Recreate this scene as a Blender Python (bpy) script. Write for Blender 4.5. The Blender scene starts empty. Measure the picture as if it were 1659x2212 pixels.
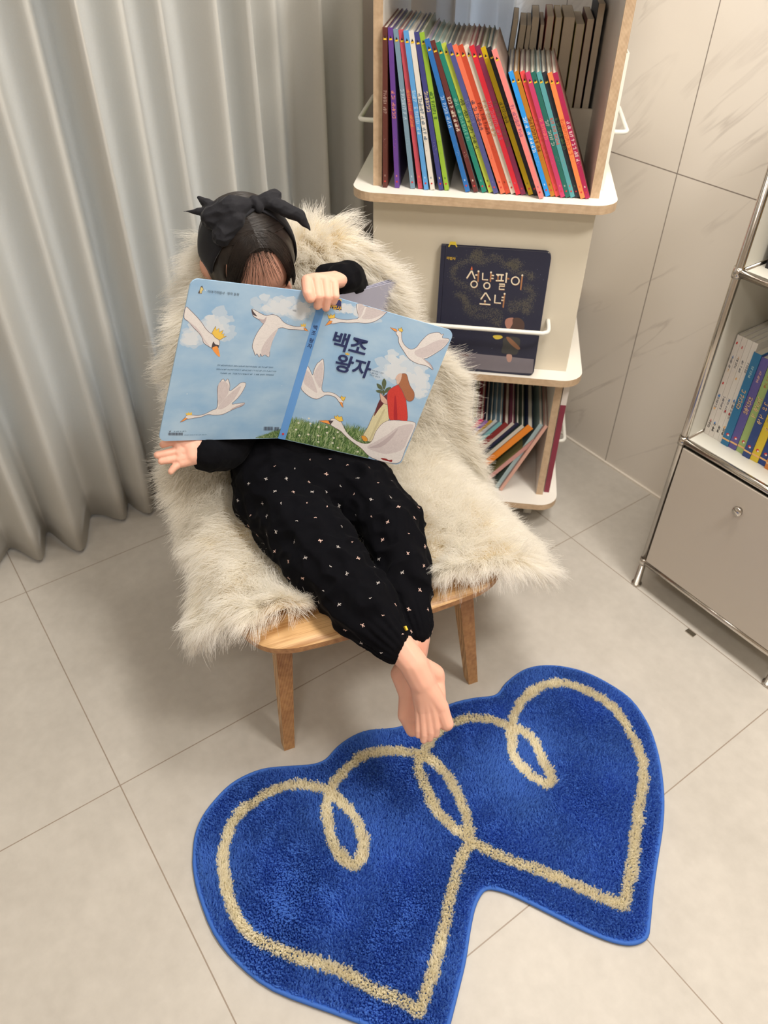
import bpy, bmesh, math, random
import numpy as np
from mathutils import Vector, Matrix, noise
random.seed(7); RNG = np.random.default_rng(11)
SC = bpy.context.scene; COL = SC.collection
PI = math.pi

# ------------------------------------------------------------------ camera, light, exposure
cd = bpy.data.cameras.new('camera'); cam = bpy.data.objects.new('camera', cd); COL.objects.link(cam)
cd.sensor_fit = 'VERTICAL'; cd.sensor_height = 24.0; cd.lens = 1654.1/2212*24.0
cam.matrix_world = Matrix(((0.578984, -0.539735, 0.611117, 0), (0.815275, 0.373864, -0.442213, 0), (0.010203, 0.754263, 0.656494, 1.3370), (0, 0, 0, 1)))
cd.clip_start = .02; cd.clip_end = 30
cd.dof.use_dof = True; cd.dof.focus_distance = 1.27; cd.dof.aperture_fstop = 3.2
SC.camera = cam
SC.view_settings.view_transform = 'Standard'; SC.view_settings.look = 'None'
SC.view_settings.gamma = 1.0; SC.view_settings.use_curve_mapping = False
SC.view_settings.exposure = 0.12
W = bpy.data.worlds.new('daylight'); SC.world = W; W.use_nodes = True
W.node_tree.nodes['Background'].inputs['Color'].default_value = (.62, .78, 1.0, 1)
W.node_tree.nodes['Background'].inputs['Strength'].default_value = 2.2

def area(name, loc, size, power, col, target=None):
    l = bpy.data.lights.new(name, 'AREA'); l.shape = 'DISK'; l.size = size; l.energy = power; l.color = col
    o = bpy.data.objects.new(name, l); COL.objects.link(o); o.location = loc
    return o
WARM = (1.0, .95, .88)
LAMPS = [(-.50, 1.0, 19.0), (.35, .95, 26.0), (.45, -.55, 12.0), (-.75, -.45, 4.0), (-1.25, 1.2, 6.0)]
for x, y, p in LAMPS:
    area('ceiling_lamp_light', (x, y, 2.385), .42, p, WARM)

# ------------------------------------------------------------------ helpers
MATS = {}
def srgb(r, g, b):
    f = lambda c: c/12.92 if c <= .04045 else ((c+.055)/1.055)**2.4
    return tuple(f(v/255.0) for v in (r, g, b))
def mat(name, col, rough=.5, var=.06, scale=60, bump=.0, spec=.4, metal=0, sheen=0, trans=0, stretch=(1, 1, 1), coat=0, sss=0):
    if name in MATS: return MATS[name]
    m = bpy.data.materials.new(name); m.use_nodes = True; nt = m.node_tree; n = nt.nodes; l = nt.links
    b = n['Principled BSDF']; b.inputs['Roughness'].default_value = rough
    b.inputs['Metallic'].default_value = metal; b.inputs['Specular IOR Level'].default_value = spec
    b.inputs['Sheen Weight'].default_value = sheen; b.inputs['Sheen Roughness'].default_value = .35; b.inputs['Coat Weight'].default_value = coat
    if sss:
        b.inputs['Subsurface Weight'].default_value = sss; b.inputs['Subsurface Radius'].default_value = (.012, .005, .003); b.inputs['Subsurface Scale'].default_value = 1
    tc = n.new('ShaderNodeTexCoord'); mp = n.new('ShaderNodeMapping'); mp.inputs['Scale'].default_value = stretch
    nz = n.new('ShaderNodeTexNoise'); nz.inputs['Scale'].default_value = scale; nz.inputs['Detail'].default_value = 4
    l.new(tc.outputs['Object'], mp.inputs['Vector']); l.new(mp.outputs['Vector'], nz.inputs['Vector'])
    mx = n.new('ShaderNodeMix'); mx.data_type = 'RGBA'
    mx.inputs[6].default_value = (*[c*(1-var) for c in col], 1); mx.inputs[7].default_value = (*[min(1, c*(1+var)) for c in col], 1)
    l.new(nz.outputs['Fac'], mx.inputs[0]); l.new(mx.outputs[2], b.inputs['Base Color'])
    if bump:
        bp = n.new('ShaderNodeBump'); bp.inputs['Strength'].default_value = .5; bp.inputs['Distance'].default_value = bump
        l.new(nz.outputs['Fac'], bp.inputs['Height']); l.new(bp.outputs['Normal'], b.inputs['Normal'])
    if trans:
        tr = n.new('ShaderNodeBsdfTranslucent'); l.new(mx.outputs[2], tr.inputs['Color'])
        ms = n.new('ShaderNodeMixShader'); ms.inputs[0].default_value = trans
        l.new(b.outputs[0], ms.inputs[1]); l.new(tr.outputs[0], ms.inputs[2]); l.new(ms.outputs[0], n['Material Output'].inputs['Surface'])
    MATS[name] = m; return m
def N(nt, t, **kw):
    nd = nt.nodes.new(t)
    for k, v in kw.items(): setattr(nd, k, v)
    return nd
def math_(nt, op, a, b=None, c=None):
    nd = nt.nodes.new('ShaderNodeMath'); nd.operation = op
    for i, v in enumerate((a, b, c)):
        if v is None: continue
        if isinstance(v, (int, float)): nd.inputs[i].default_value = v
        else: nt.links.new(v, nd.inputs[i])
    return nd.outputs[0]

def tag(o, label=None, cat=None, group=None, kind=None):
    if label: o['label'] = label
    if cat: o['category'] = cat
    if group: o['group'] = group
    if kind: o['kind'] = kind
    return o
def link(name, me, parent=None, mats=()):
    for m in mats: me.materials.append(m)
    o = bpy.data.objects.new(name, me); COL.objects.link(o)
    if parent is not None: o.parent = parent
    return o
def empty(name, M=None):
    o = bpy.data.objects.new(name, None); COL.objects.link(o); o.empty_display_size = .03
    if M is not None: o.matrix_world = M
    return o
def mesh(name, vs, fs, m=None, parent=None, smooth=False, mi=None):
    me = bpy.data.meshes.new(name); me.from_pydata([tuple(map(float, v)) for v in vs], [], [tuple(f) for f in fs])
    ml = m if isinstance(m, (list, tuple)) else ([m] if m else [])
    o = link(name, me, parent, ml)
    if mi is not None: me.polygons.foreach_set('material_index', mi)
    if smooth: me.polygons.foreach_set('use_smooth', [True]*len(me.polygons))
    me.update(); return o
class MB:
    def __init__(s): s.v = []; s.f = []; s.mi = []
    def add(s, vs, fs, mi=0):
        o = len(s.v); s.v += [tuple(v) for v in vs]; s.f += [tuple(i+o for i in f) for f in fs]; s.mi += [mi]*len(fs)
    def box(s, a, b, mi=0, T=None):
        x0, y0, z0 = a; x1, y1, z1 = b
        v = [Vector(p) for p in ((x0,y0,z0),(x1,y0,z0),(x1,y1,z0),(x0,y1,z0),(x0,y0,z1),(x1,y0,z1),(x1,y1,z1),(x0,y1,z1))]
        if T: v = [T @ p for p in v]
        s.add([tuple(p) for p in v], [(0,3,2,1),(4,5,6,7),(0,1,5,4),(1,2,6,5),(2,3,7,6),(3,0,4,7)], mi)
    def prism(s, pts, z0, z1, mi=0, mside=None):     # pts: 2D ccw
        n = len(pts); v = [(p[0], p[1], z0) for p in pts]+[(p[0], p[1], z1) for p in pts]
        s.add(v, [tuple(reversed(range(n))), tuple(range(n, 2*n))], mi)
        o = len(s.v)-2*n
        for i in range(n):
            s.f.append((o+i, o+(i+1) % n, o+n+(i+1) % n, o+n+i)); s.mi.append(mi if mside is None else mside)
    def tube(s, pts, r, seg=10, mi=0, closed=False):
        P = [Vector(p) for p in pts]; n = len(P); rs = r if isinstance(r, (list, tuple)) else [r]*n
        rings = []; up = None
        for i in range(n):
            if closed: t = P[(i+1) % n]-P[i-1]
            else: t = P[min(i+1, n-1)]-P[max(i-1, 0)]
            t.normalize()
            if up is None:
                up = Vector((0, 0, 1)) if abs(t.z) < .9 else Vector((1, 0, 0))
            x = t.cross(up)
            if x.length < 1e-6: x = t.orthogonal()
            x.normalize(); y = x.cross(t); up = y
            rings.append([P[i]+(x*math.cos(2*PI*k/seg)+y*math.sin(2*PI*k/seg))*rs[i] for k in range(seg)])
        vs = [tuple(p) for rg in rings for p in rg]; fs = []
        for i in range(n if closed else n-1):
            j = (i+1) % n
            for k in range(seg): fs.append((i*seg+k, i*seg+(k+1) % seg, j*seg+(k+1) % seg, j*seg+k))
        if not closed:
            fs.append(tuple(reversed(range(seg)))); fs.append(tuple(range((n-1)*seg, n*seg)))
        s.add(vs, fs, mi)
    def build(s, name, m, parent=None, smooth=False, bevel=0):
        o = mesh(name, s.v, s.f, m, parent, smooth, s.mi)
        if bevel:
            b = o.modifiers.new('bevel', 'BEVEL'); b.width = bevel; b.segments = 2; b.limit_method = 'ANGLE'
        return o
def catmull(pts, k=4, closed=False):
    P = [np.array(p, float) for p in pts]; n = len(P); out = []
    rg = range(n) if closed else range(n-1)
    for i in rg:
        if closed: a, b, c, d = P[i-1], P[i], P[(i+1) % n], P[(i+2) % n]
        else: a, b, c, d = P[max(i-1, 0)], P[i], P[i+1], P[min(i+2, n-1)]
        for j in range(k):
            t = j/k; out.append(.5*((2*b)+(-a+c)*t+(2*a-5*b+4*c-d)*t*t+(-a+3*b-3*c+d)*t**3))
    if not closed: out.append(P[-1])
    return out
def hair(name, pts, rad, m, parent=None):            # pts (n,k,3), rad (n,k)
    n, k, _ = pts.shape
    h = bpy.data.hair_curves.new(name); h.add_curves([k]*n)
    h.position_data.foreach_set('vector', pts.astype(np.float32).ravel())
    a = h.attributes['radius'] if 'radius' in h.attributes else h.attributes.new('radius', 'FLOAT', 'POINT')
    a.data.foreach_set('value', rad.astype(np.float32).ravel())
    h.materials.append(m); o = bpy.data.objects.new(name, h); COL.objects.link(o)
    if parent is not None: o.parent = parent
    return o
def hull_caps(bm, p0, r0, p1, r1, sub=2):
    tmp = bmesh.new()
    for p, r in ((p0, r0), (p1, r1)):
        bmesh.ops.create_icosphere(tmp, subdivisions=sub, radius=r, matrix=Matrix.Translation(Vector(p)))
    res = bmesh.ops.convex_hull(tmp, input=tmp.verts)
    junk = [g for g in res['geom_interior'] if isinstance(g, bmesh.types.BMVert)]+[g for g in res['geom_unused'] if isinstance(g, bmesh.types.BMVert)]
    bmesh.ops.delete(tmp, geom=list(set(junk)), context='VERTS')
    me = bpy.data.meshes.new('tmp'); tmp.to_mesh(me); tmp.free(); bm.from_mesh(me); bpy.data.meshes.remove(me)
def organic(name, caps, ells, voxel, smooth, m, parent=None, disp=None, soft=None):
    bm = bmesh.new()
    for p0, r0, p1, r1 in caps: hull_caps(bm, p0, r0, p1, r1)
    for M in ells:
        bmesh.ops.create_icosphere(bm, subdivisions=4, radius=1, matrix=M)
    me = bpy.data.meshes.new('tmp'); bm.to_mesh(me); bm.free()
    o = bpy.data.objects.new('tmp', me); COL.objects.link(o)
    r = o.modifiers.new('r', 'REMESH'); r.mode = 'VOXEL'; r.voxel_size = voxel; r.adaptivity = 0
    if smooth:
        s = o.modifiers.new('s', 'SMOOTH'); s.factor = .5; s.iterations = smooth
    dg = bpy.context.evaluated_depsgraph_get(); dg.update()
    out = bpy.data.meshes.new_from_object(o.evaluated_get(dg)); out.name = name
    bpy.data.objects.remove(o); bpy.data.meshes.remove(me)
    if soft:
        n = len(out.vertices); co = np.empty(n*3); out.vertices.foreach_get('co', co); w = soft(co.reshape(-1, 3))
        o = bpy.data.objects.new('tmp', out); COL.objects.link(o); g = o.vertex_groups.new(name='soft')
        for lv in range(1, 6):
            g.add([int(i) for i in np.nonzero((w > (lv-.5)/5) & (w <= (lv+.5)/5))[0]], lv/5, 'REPLACE')
        s = o.modifiers.new('s', 'SMOOTH'); s.factor = .5; s.iterations = 45; s.vertex_group = 'soft'
        dg = bpy.context.evaluated_depsgraph_get(); dg.update(); o2 = bpy.data.meshes.new_from_object(o.evaluated_get(dg)); bpy.data.objects.remove(o); out = o2; out.name = name
    if disp:
        n = len(out.vertices); co = np.empty(n*3); no = np.empty(n*3)
        out.vertices.foreach_get('co', co); out.vertices.foreach_get('normal', no)
        co = co.reshape(-1, 3); no = no.reshape(-1, 3); co = co+no*disp(co)[:, None]
        out.vertices.foreach_set('co', co.ravel())
    out.polygons.foreach_set('use_smooth', [True]*len(out.polygons)); out.update()
    return link(name, out, parent, [m])
def nz(co, scale, seed=0.0):
    return np.array([noise.noise(Vector((c[0]*scale+seed, c[1]*scale+seed*1.7, c[2]*scale))) for c in co])

# ------------------------------------------------------------------ materials
def tile_floor():
    m = bpy.data.materials.new('floor_tile'); m.use_nodes = True; nt = m.node_tree; b = nt.nodes['Principled BSDF']
    g = N(nt, 'ShaderNodeNewGeometry'); sp = N(nt, 'ShaderNodeSeparateXYZ'); nt.links.new(g.outputs['Position'], sp.inputs[0])
    def line(ax, off, per, w):
        t = math_(nt, 'DIVIDE', math_(nt, 'SUBTRACT', sp.outputs[ax], off), per)
        f = math_(nt, 'FRACT', math_(nt, 'ADD', t, 100.5)); d = math_(nt, 'ABSOLUTE', math_(nt, 'SUBTRACT', f, .5))
        return math_(nt, 'LESS_THAN', d, w/per)
    ln = math_(nt, 'MAXIMUM', line(0, -.889, .6015, .0011), line(1, .040, .599, .0011))
    n1 = N(nt, 'ShaderNodeTexNoise'); n1.inputs['Scale'].default_value = 5; n1.inputs['Detail'].default_value = 8; n1.inputs['Roughness'].default_value = .65
    n2 = N(nt, 'ShaderNodeTexNoise'); n2.inputs['Scale'].default_value = 45; n2.inputs['Detail'].default_value = 5
    for n_ in (n1, n2): nt.links.new(g.outputs['Position'], n_.inputs['Vector'])
    r = N(nt, 'ShaderNodeValToRGB'); r.color_ramp.elements[0].position = .3; r.color_ramp.elements[1].position = .75
    r.color_ramp.elements[0].color = (*srgb(180, 174, 165), 1); r.color_ramp.elements[1].color = (*srgb(204, 198, 189), 1)
    mx = math_(nt, 'ADD', math_(nt, 'MULTIPLY', n1.outputs['Fac'], .7), math_(nt, 'MULTIPLY', n2.outputs['Fac'], .3))
    nt.links.new(mx, r.inputs[0])
    c = N(nt, 'ShaderNodeMix', data_type='RGBA'); nt.links.new(ln, c.inputs[0]); nt.links.new(r.outputs[0], c.inputs[6]); c.inputs[7].default_value = (*srgb(152, 138, 124), 1)
    nt.links.new(c.outputs[2], b.inputs['Base Color']); b.inputs['Roughness'].default_value = .42; b.inputs['Specular IOR Level'].default_value = .35
    bp = N(nt, 'ShaderNodeBump'); bp.inputs['Distance'].default_value = .001; bp.inputs['Strength'].default_value = .6
    nt.links.new(math_(nt, 'SUBTRACT', math_(nt, 'MULTIPLY', n2.outputs['Fac'], .15), ln), bp.inputs['Height']); nt.links.new(bp.outputs[0], b.inputs['Normal'])
    return m
def tile_wall():
    m = bpy.data.materials.new('marble_tile'); m.use_nodes = True; nt = m.node_tree; b = nt.nodes['Principled BSDF']
    g = N(nt, 'ShaderNodeNewGeometry'); sp = N(nt, 'ShaderNodeSeparateXYZ'); nt.links.new(g.outputs['Position'], sp.inputs[0])
    def line(ax, off, per, w):
        t = math_(nt, 'DIVIDE', math_(nt, 'SUBTRACT', sp.outputs[ax], off), per)
        f = math_(nt, 'FRACT', math_(nt, 'ADD', t, 100.5)); d = math_(nt, 'ABSOLUTE', math_(nt, 'SUBTRACT', f, .5))
        return math_(nt, 'LESS_THAN', d, w/per)
    ln = math_(nt, 'MAXIMUM', line(0, -1.06, .397, .0012), line(2, .798, .798, .0012))
    mp = N(nt, 'ShaderNodeMapping'); mp.inputs['Rotation'].default_value = (0, .80, 0); mq = N(nt, 'ShaderNodeMapping'); mq.inputs['Scale'].default_value = (.55, 1, 3.6); nt.links.new(mp.outputs[0], mq.inputs[0])
    nt.links.new(g.outputs['Position'], mp.inputs[0])
    n1 = N(nt, 'ShaderNodeTexNoise'); n1.inputs['Scale'].default_value = 1.9; n1.inputs['Detail'].default_value = 5; n1.inputs['Distortion'].default_value = .5
    nt.links.new(mq.outputs[0], n1.inputs['Vector'])
    v = math_(nt, 'ABSOLUTE', math_(nt, 'SUBTRACT', n1.outputs['Fac'], .5))
    vein = math_(nt, 'SUBTRACT', 1.0, math_(nt, 'SMOOTHSTEP' if False else 'MINIMUM', math_(nt, 'MULTIPLY', v, 70.0), 1.0))
    n3 = N(nt, 'ShaderNodeTexNoise'); n3.inputs['Scale'].default_value = 5; n3.inputs['Detail'].default_value = 3
    nt.links.new(g.outputs['Position'], n3.inputs['Vector'])
    vein = math_(nt, 'MULTIPLY', vein, math_(nt, 'MAXIMUM', math_(nt, 'MULTIPLY', math_(nt, 'SUBTRACT', n3.outputs['Fac'], .45), 2.6), 0.0))
    c = N(nt, 'ShaderNodeMix', data_type='RGBA'); nt.links.new(vein, c.inputs[0]); c.inputs[6].default_value = (*srgb(230, 223, 214), 1); c.inputs[7].default_value = (*srgb(188, 179, 171), 1)
    c2 = N(nt, 'ShaderNodeMix', data_type='RGBA'); nt.links.new(ln, c2.inputs[0]); nt.links.new(c.outputs[2], c2.inputs[6]); c2.inputs[7].default_value = (*srgb(140, 130, 122), 1)
    nt.links.new(c2.outputs[2], b.inputs['Base Color']); b.inputs['Roughness'].default_value = .5; b.inputs['Specular IOR Level'].default_value = .3
    return m
def ply(name, dark, light, axis, scale=900):         # laminated plywood edge: lines across one axis
    m = bpy.data.materials.new(name); m.use_nodes = True; nt = m.node_tree; b = nt.nodes['Principled BSDF']
    t = N(nt, 'ShaderNodeTexCoord'); sp = N(nt, 'ShaderNodeSeparateXYZ'); nt.links.new(t.outputs['Object'], sp.inputs[0])
    w = math_(nt, 'SINE', math_(nt, 'MULTIPLY', sp.outputs[axis], scale*2.0))
    n1 = N(nt, 'ShaderNodeTexNoise'); n1.inputs['Scale'].default_value = 90; nt.links.new(t.outputs['Object'], n1.inputs['Vector'])
    f = math_(nt, 'ADD', math_(nt, 'MULTIPLY', w, .3), n1.outputs['Fac'])
    c = N(nt, 'ShaderNodeMix', data_type='RGBA'); nt.links.new(f, c.inputs[0]); c.inputs[6].default_value = (*dark, 1); c.inputs[7].default_value = (*light, 1)
    nt.links.new(c.outputs[2], b.inputs['Base Color']); b.inputs['Roughness'].default_value = .45
    return m
def oak():
    m = bpy.data.materials.new('oak_veneer'); m.use_nodes = True; nt = m.node_tree; b = nt.nodes['Principled BSDF']
    t = N(nt, 'ShaderNodeTexCoord'); mp = N(nt, 'ShaderNodeMapping'); mp.inputs['Scale'].default_value = (.35, 3.2, .6); nt.links.new(t.outputs['Object'], mp.inputs[0])
    n1 = N(nt, 'ShaderNodeTexNoise'); n1.inputs['Scale'].default_value = 2.2; n1.inputs['Detail'].default_value = 1.5; nt.links.new(mp.outputs[0], n1.inputs['Vector'])
    rings = math_(nt, 'SINE', math_(nt, 'MULTIPLY', n1.outputs['Fac'], 190.0))
    mp2 = N(nt, 'ShaderNodeMapping'); mp2.inputs['Scale'].default_value = (6, 260, 40); nt.links.new(t.outputs['Object'], mp2.inputs[0])
    n2 = N(nt, 'ShaderNodeTexNoise'); n2.inputs['Scale'].default_value = 2.2; nt.links.new(mp2.outputs[0], n2.inputs['Vector'])
    f = math_(nt, 'ADD', math_(nt, 'MULTIPLY', rings, .22), n2.outputs['Fac'])
    r = N(nt, 'ShaderNodeValToRGB'); r.color_ramp.elements[0].position = .25; r.color_ramp.elements[1].position = .75
    r.color_ramp.elements[0].color = (*srgb(176, 128, 78), 1); r.color_ramp.elements[1].color = (*srgb(222, 180, 128), 1)
    nt.links.new(f, r.inputs[0]); nt.links.new(r.outputs[0], b.inputs['Base Color']); b.inputs['Roughness'].default_value = .4
    return m
M_floor = tile_floor(); M_tile = tile_wall()
M_plaster = mat('warm_plaster', srgb(196, 184, 170), .8, .02, 30)
M_ceiling = mat('ceiling_paint', srgb(235, 230, 222), .9, .02, 30)
M_curtain = mat('curtain_fabric', srgb(226, 224, 218), .85, .03, 300, .0003, .2, sheen=.2, trans=.35)
M_sheer = mat('sheer_fabric', srgb(240, 240, 240), .9, .02, 300, 0, .2, trans=.7)
M_white = mat('white_laminate', srgb(240, 235, 226), .45, .015, 20)
M_cream = mat('cream_laminate', srgb(226, 217, 198), .5, .015, 20)
M_birch = ply('birch_ply_edge', srgb(176, 146, 116), srgb(222, 196, 164), 2, 1400)
M_birchv = ply('birch_ply_panel_edge', srgb(176, 146, 116), srgb(222, 196, 164), 0, 1400)
M_wire = mat('white_enamel_wire', srgb(240, 238, 230), .3, .01, 20)
M_oak = oak()
M_oakedge = ply('oak_ply_edge', srgb(128, 82, 48), srgb(206, 158, 104), 2, 1500)
M_oakedgev = ply('oak_ply_leg_edge', srgb(140, 92, 52), srgb(206, 158, 104), 0, 1100)
M_chrome = mat('chrome', (.62, .58, .53), .22, .05, 20, metal=1)
M_steel = mat('powder_coated_white_steel', srgb(214, 211, 200), .35, .01, 30)
M_door = mat('pale_grey_door', srgb(200, 190, 178), .3, .01, 30)
M_paper = mat('paper', srgb(226, 220, 206), .8, .05, 400, stretch=(40, 1, 1))
M_page2 = mat('aged_paper', srgb(214, 200, 178), .85, .06, 300)
M_inside = mat('page_grey_blue', srgb(176, 176, 196), .7, .03, 40)
M_skin = mat('skin', srgb(232, 178, 156), .5, .05, 50, .0002, .35, sss=.25)
M_black = mat('black_knit', (.0035, .0035, .005), .9, .2, 500, .0004, .1, sheen=.02)
M_caster = mat('grey_rubber', srgb(190, 186, 176), .5, .03, 40)
M_velvet = mat('black_velvet', (.003, .003, .0045), .9, .2, 30, 0, .08, sheen=.02)

# ------------------------------------------------------------------ room
def struct(o): o['kind'] = 'structure'; return o
X0, X1, Y0, Y1, H = -1.70, 2.2, -2.0, 1.552, 2.4
mb = MB(); mb.box((X0-.1, Y0-.1, -.05), (X1+.1, Y1+.1, 0)); struct(mb.build('floor', M_floor))
mb = MB(); mb.box((X0-.1, Y0-.1, H), (X1+.1, Y1+.1, H+.05)); struct(mb.build('ceiling', M_ceiling))
mb = MB(); mb.box((X0-.1, Y1, 0), (X1+.1, Y1+.08, H)); struct(mb.build('wall_back', M_tile))
mb = MB(); mb.box((X0-.1, Y0-.08, 0), (X1+.1, Y0, H)); struct(mb.build('wall_front', M_plaster))
mb = MB(); mb.box((X1, Y0, 0), (X1+.08, Y1, H)); struct(mb.build('wall_right', M_plaster))
WY0, WY1, WZ0, WZ1 = -1.4, .92, .25, 2.15
mb = MB()
mb.box((X0-.08, Y0, 0), (X0, Y1, WZ0)); mb.box((X0-.08, Y0, WZ1), (X0, Y1, H))
mb.box((X0-.08, Y0, WZ0), (X0, WY0, WZ1)); mb.box((X0-.08, WY1, WZ0), (X0, 1.38, WZ1)); mb.box((X0-.08, 1.54, WZ0), (X0, Y1, WZ1)); struct(mb.build('wall_left', M_plaster))
glass = bpy.data.materials.new('window_glass'); glass.use_nodes = True
gb = glass.node_tree.nodes['Principled BSDF']; gb.inputs['Transmission Weight'].default_value = 1; gb.inputs['Roughness'].default_value = .02; gb.inputs['IOR'].default_value = 1.05
wf = MB()
for a, b in (((WY0, WZ0), (WY0+.05, WZ1)), ((WY1-.05, WZ0), (WY1, WZ1)), ((WY0, WZ0), (WY1, WZ0+.05)), ((WY0, WZ1-.05), (WY1, WZ1)), ((-.27, WZ0), (-.22, WZ1))):
    wf.box((X0-.06, a[0], a[1]), (X0-.02, b[0], b[1]))
wo = struct(wf.build('window_1', M_white)); gm = MB(); gm.box((X0-.045, WY0+.05, WZ0+.05), (X0-.039, WY1-.05, WZ1-.05)); gm.build('pane', glass, wo)
mb = MB(); mb.box((X0, Y1-.006, 0), (X1, Y1, .006)); struct(mb.build('trim_1', mat('white_sealant', srgb(236, 228, 216), .4, .02, 50)))
wf = MB()  # narrow unseen window, added so daylight brightens the sheer curtain from behind
for a, b in (((1.38, WZ0), (1.40, WZ1)), ((1.52, WZ0), (1.54, WZ1)), ((1.38, WZ0), (1.54, WZ0+.03)), ((1.38, WZ1-.03), (1.54, WZ1))): wf.box((X0-.06, a[0], a[1]), (X0-.02, b[0], b[1]))
wo = struct(wf.build('sheer_backlight_window', M_white)); gm = MB(); gm.box((X0-.045, 1.40, WZ0+.03), (X0-.039, 1.52, WZ1-.03)); gm.build('pane', glass, wo)
for i, (x, y, p) in enumerate(LAMPS):
    t = empty('ceiling_light', Matrix.Translation((x, y, H))); tag(t, ('round recessed ceiling light above the blue rug', 'round recessed ceiling light nearest the right wall', 'round recessed ceiling light behind the camera', 'round recessed ceiling light near the window', 'round recessed ceiling light over the room corner')[i], 'ceiling light', 'recessed ceiling lights')
    r = MB(); r.tube([(.22*math.cos(a), .22*math.sin(a), -.004) for a in np.linspace(0, 2*PI, 32, endpoint=False)], .005, 6, closed=True); r.build('rim', M_white, t, True)

def curtain(name, y0, y1, ridges, xb, amp, m, z0, z1, lab, top_amp=.75):
    ny = int((y1-y0)/.004); nzr = 26; ys = np.linspace(y0, y1, ny)
    ph = np.interp(ys, ridges, np.arange(len(ridges)))
    v = []; f = []
    for j in range(nzr+1):
        t = j/nzr; z = z0+(z1-z0)*t
        k = amp*(1-(1-top_amp)*t)
        p2 = ph+.06*np.sin(3.1*ph+2*t)
        am = 1+.35*np.sin(1.9*np.floor(ph+.5)+1.3)
        c = np.cos(2*PI*p2+.9*np.sin(2*PI*p2)*.8)
        x = xb+k*am*(c*.5+.5)**.8*1.0-k*.5
        x += .004*np.sin(ys*40+t*3)
        # the hem spreads a little
        for i in range(ny): v.append((x[i], ys[i]+.012*(1-t)**3*math.sin(ph[i]*2*PI), z))
    for j in range(nzr):
        for i in range(ny-1): a = j*ny+i; f.append((a, a+1, a+ny+1, a+ny))
    o = mesh(name, v, f, m, None, True); s = o.modifiers.new('t', 'SOLIDIFY'); s.thickness = .0012
    return tag(o, lab, 'curtain')
RD = [-1.55, -1.43, -1.33, -1.21, -1.1, -1.0, -.89, -.8, -.7, -.6, -.5, -.4, -.31, -.2, -.1, 0.0, .095, .20, .315, .395, .465, .555, .63, .725, .80, .875, .955, 1.05]
curtain('window_curtain', -1.5, 1.056, RD, -1.612, .085, M_curtain, .012, 2.38, 'pale grey floor-length curtain hanging in deep folds behind the chair')
RB = list(np.linspace(1.26, 1.56, 6))
curtain('sheer_curtain', 1.30, 1.545, RB, -1.60, .05, M_sheer, .012, 2.38, 'white sheer curtain in the room corner behind the book tower')

# ------------------------------------------------------------------ book tower
TM = Matrix((( .68835, -.72537, 0, -1.29088), (.72537, .68835, 0, .89684), (0, 0, 1, 0), (0, 0, 0, 1)))
TW = .44
tower = empty('book_tower', TM); tag(tower, 'white and birch plywood book tower on casters standing in the room corner', 'bookshelf')
def rrect(x0, y0, x1, y1, r, k=8):
    out = []
    for cx, cy, a0 in ((x1-r, y0+r, -PI/2), (x1-r, y1-r, 0), (x0+r, y1-r, PI/2), (x0+r, y0+r, PI)):
        for i in range(k+1): a = a0+PI/2*i/k; out.append((cx+r*math.cos(a), cy+r*math.sin(a)))
    return out
for nm, zt in (('bottom_board', .0855), ('middle_board', .447), ('top_board', .828), ('roof_board', 1.262)):
    b = MB(); b.prism(rrect(-.040, -.042, TW+.036, TW+.028, .048), zt-.017, zt, 0, 1); b.build(nm, [M_white, M_birch], tower)
def panel(nm, x0, x1, z0, z1, y0=0., y1=TW):
    b = MB(); b.box((x0, y0+.001, z0), (x1, y1-.001, z1), 0); b.box((x0, y0, z0), (x1, y0+.0012, z1), 1); b.box((x0, y1-.0012, z0), (x1, y1, z1), 1)
    b.build(nm, [M_white, M_birchv], tower)
for z0, z1 in ((.0855, .430), (.828, 1.245)):
    panel('side_panel', 0, .017, z0, z1); panel('side_panel', TW-.017, TW, z0, z1)
b = MB(); b.box((0, 0, .447), (TW, .012, .811)); b.box((0, TW-.012, .447), (TW, TW, .811)); b.box((0, .012, .447), (.012, TW-.012, .811)); b.box((TW-.012, .012, .447), (TW, TW-.012, .811))
b.build('display_box', M_cream, tower, bevel=.001)
b = MB(); b.box((.0172, .228, .828), (TW-.0172, .236, .93)); b.build('divider', M_cream, tower)
b = MB(); b.box((.0172, .228, .0855), (TW-.0172, .236, .43)); b.build('divider', M_cream, tower)
def rail(pts):
    b = MB(); b.tube([tuple(p) for p in catmull(pts, 5)], .0046, 10); b.build('book_rail', M_wire, tower, True)
rail([(.062, 0, .568), (.062, -.045, .568), (.07, -.060, .568), (.10, -.062, .568), (.34, -.062, .568), (.372, -.060, .568), (.382, -.045, .568), (.382, 0, .568)])
for z in (.912, .160):
    rail([(TW, .14, z), (TW+.036, .14, z), (TW+.048, .15, z), (TW+.049, .18, z), (TW+.049, .31, z), (TW+.048, .335, z), (TW+.036, .345, z), (TW, .345, z)])
    rail([(0, .14, z), (-.038, .14, z), (-.050, .15, z), (-.051, .18, z), (-.051, .31, z), (-.050, .335, z), (-.038, .345, z), (0, .345, z)])
for x, y in ((.03, .03), (TW-.03, .03), (.03, TW-.03), (TW-.03, TW-.03)):
    c = MB(); c.tube([(x-.010, y, .024), (x+.010, y, .024)], .0238, 20); c.tube([(x-.013, y, .024), (x+.013, y, .024)], .008, 12)
    c.tube([(x, y, .05), (x, y, .068)], .011, 12)
    c.box((x-.015, y-.014, .034), (x-.012, y+.014, .058)); c.box((x+.012, y-.014, .034), (x+.015, y+.014, .058)); c.box((x-.015, y-.014, .054), (x+.015, y+.014, .057))
    c.build('caster', M_caster, tower, True)

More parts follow.
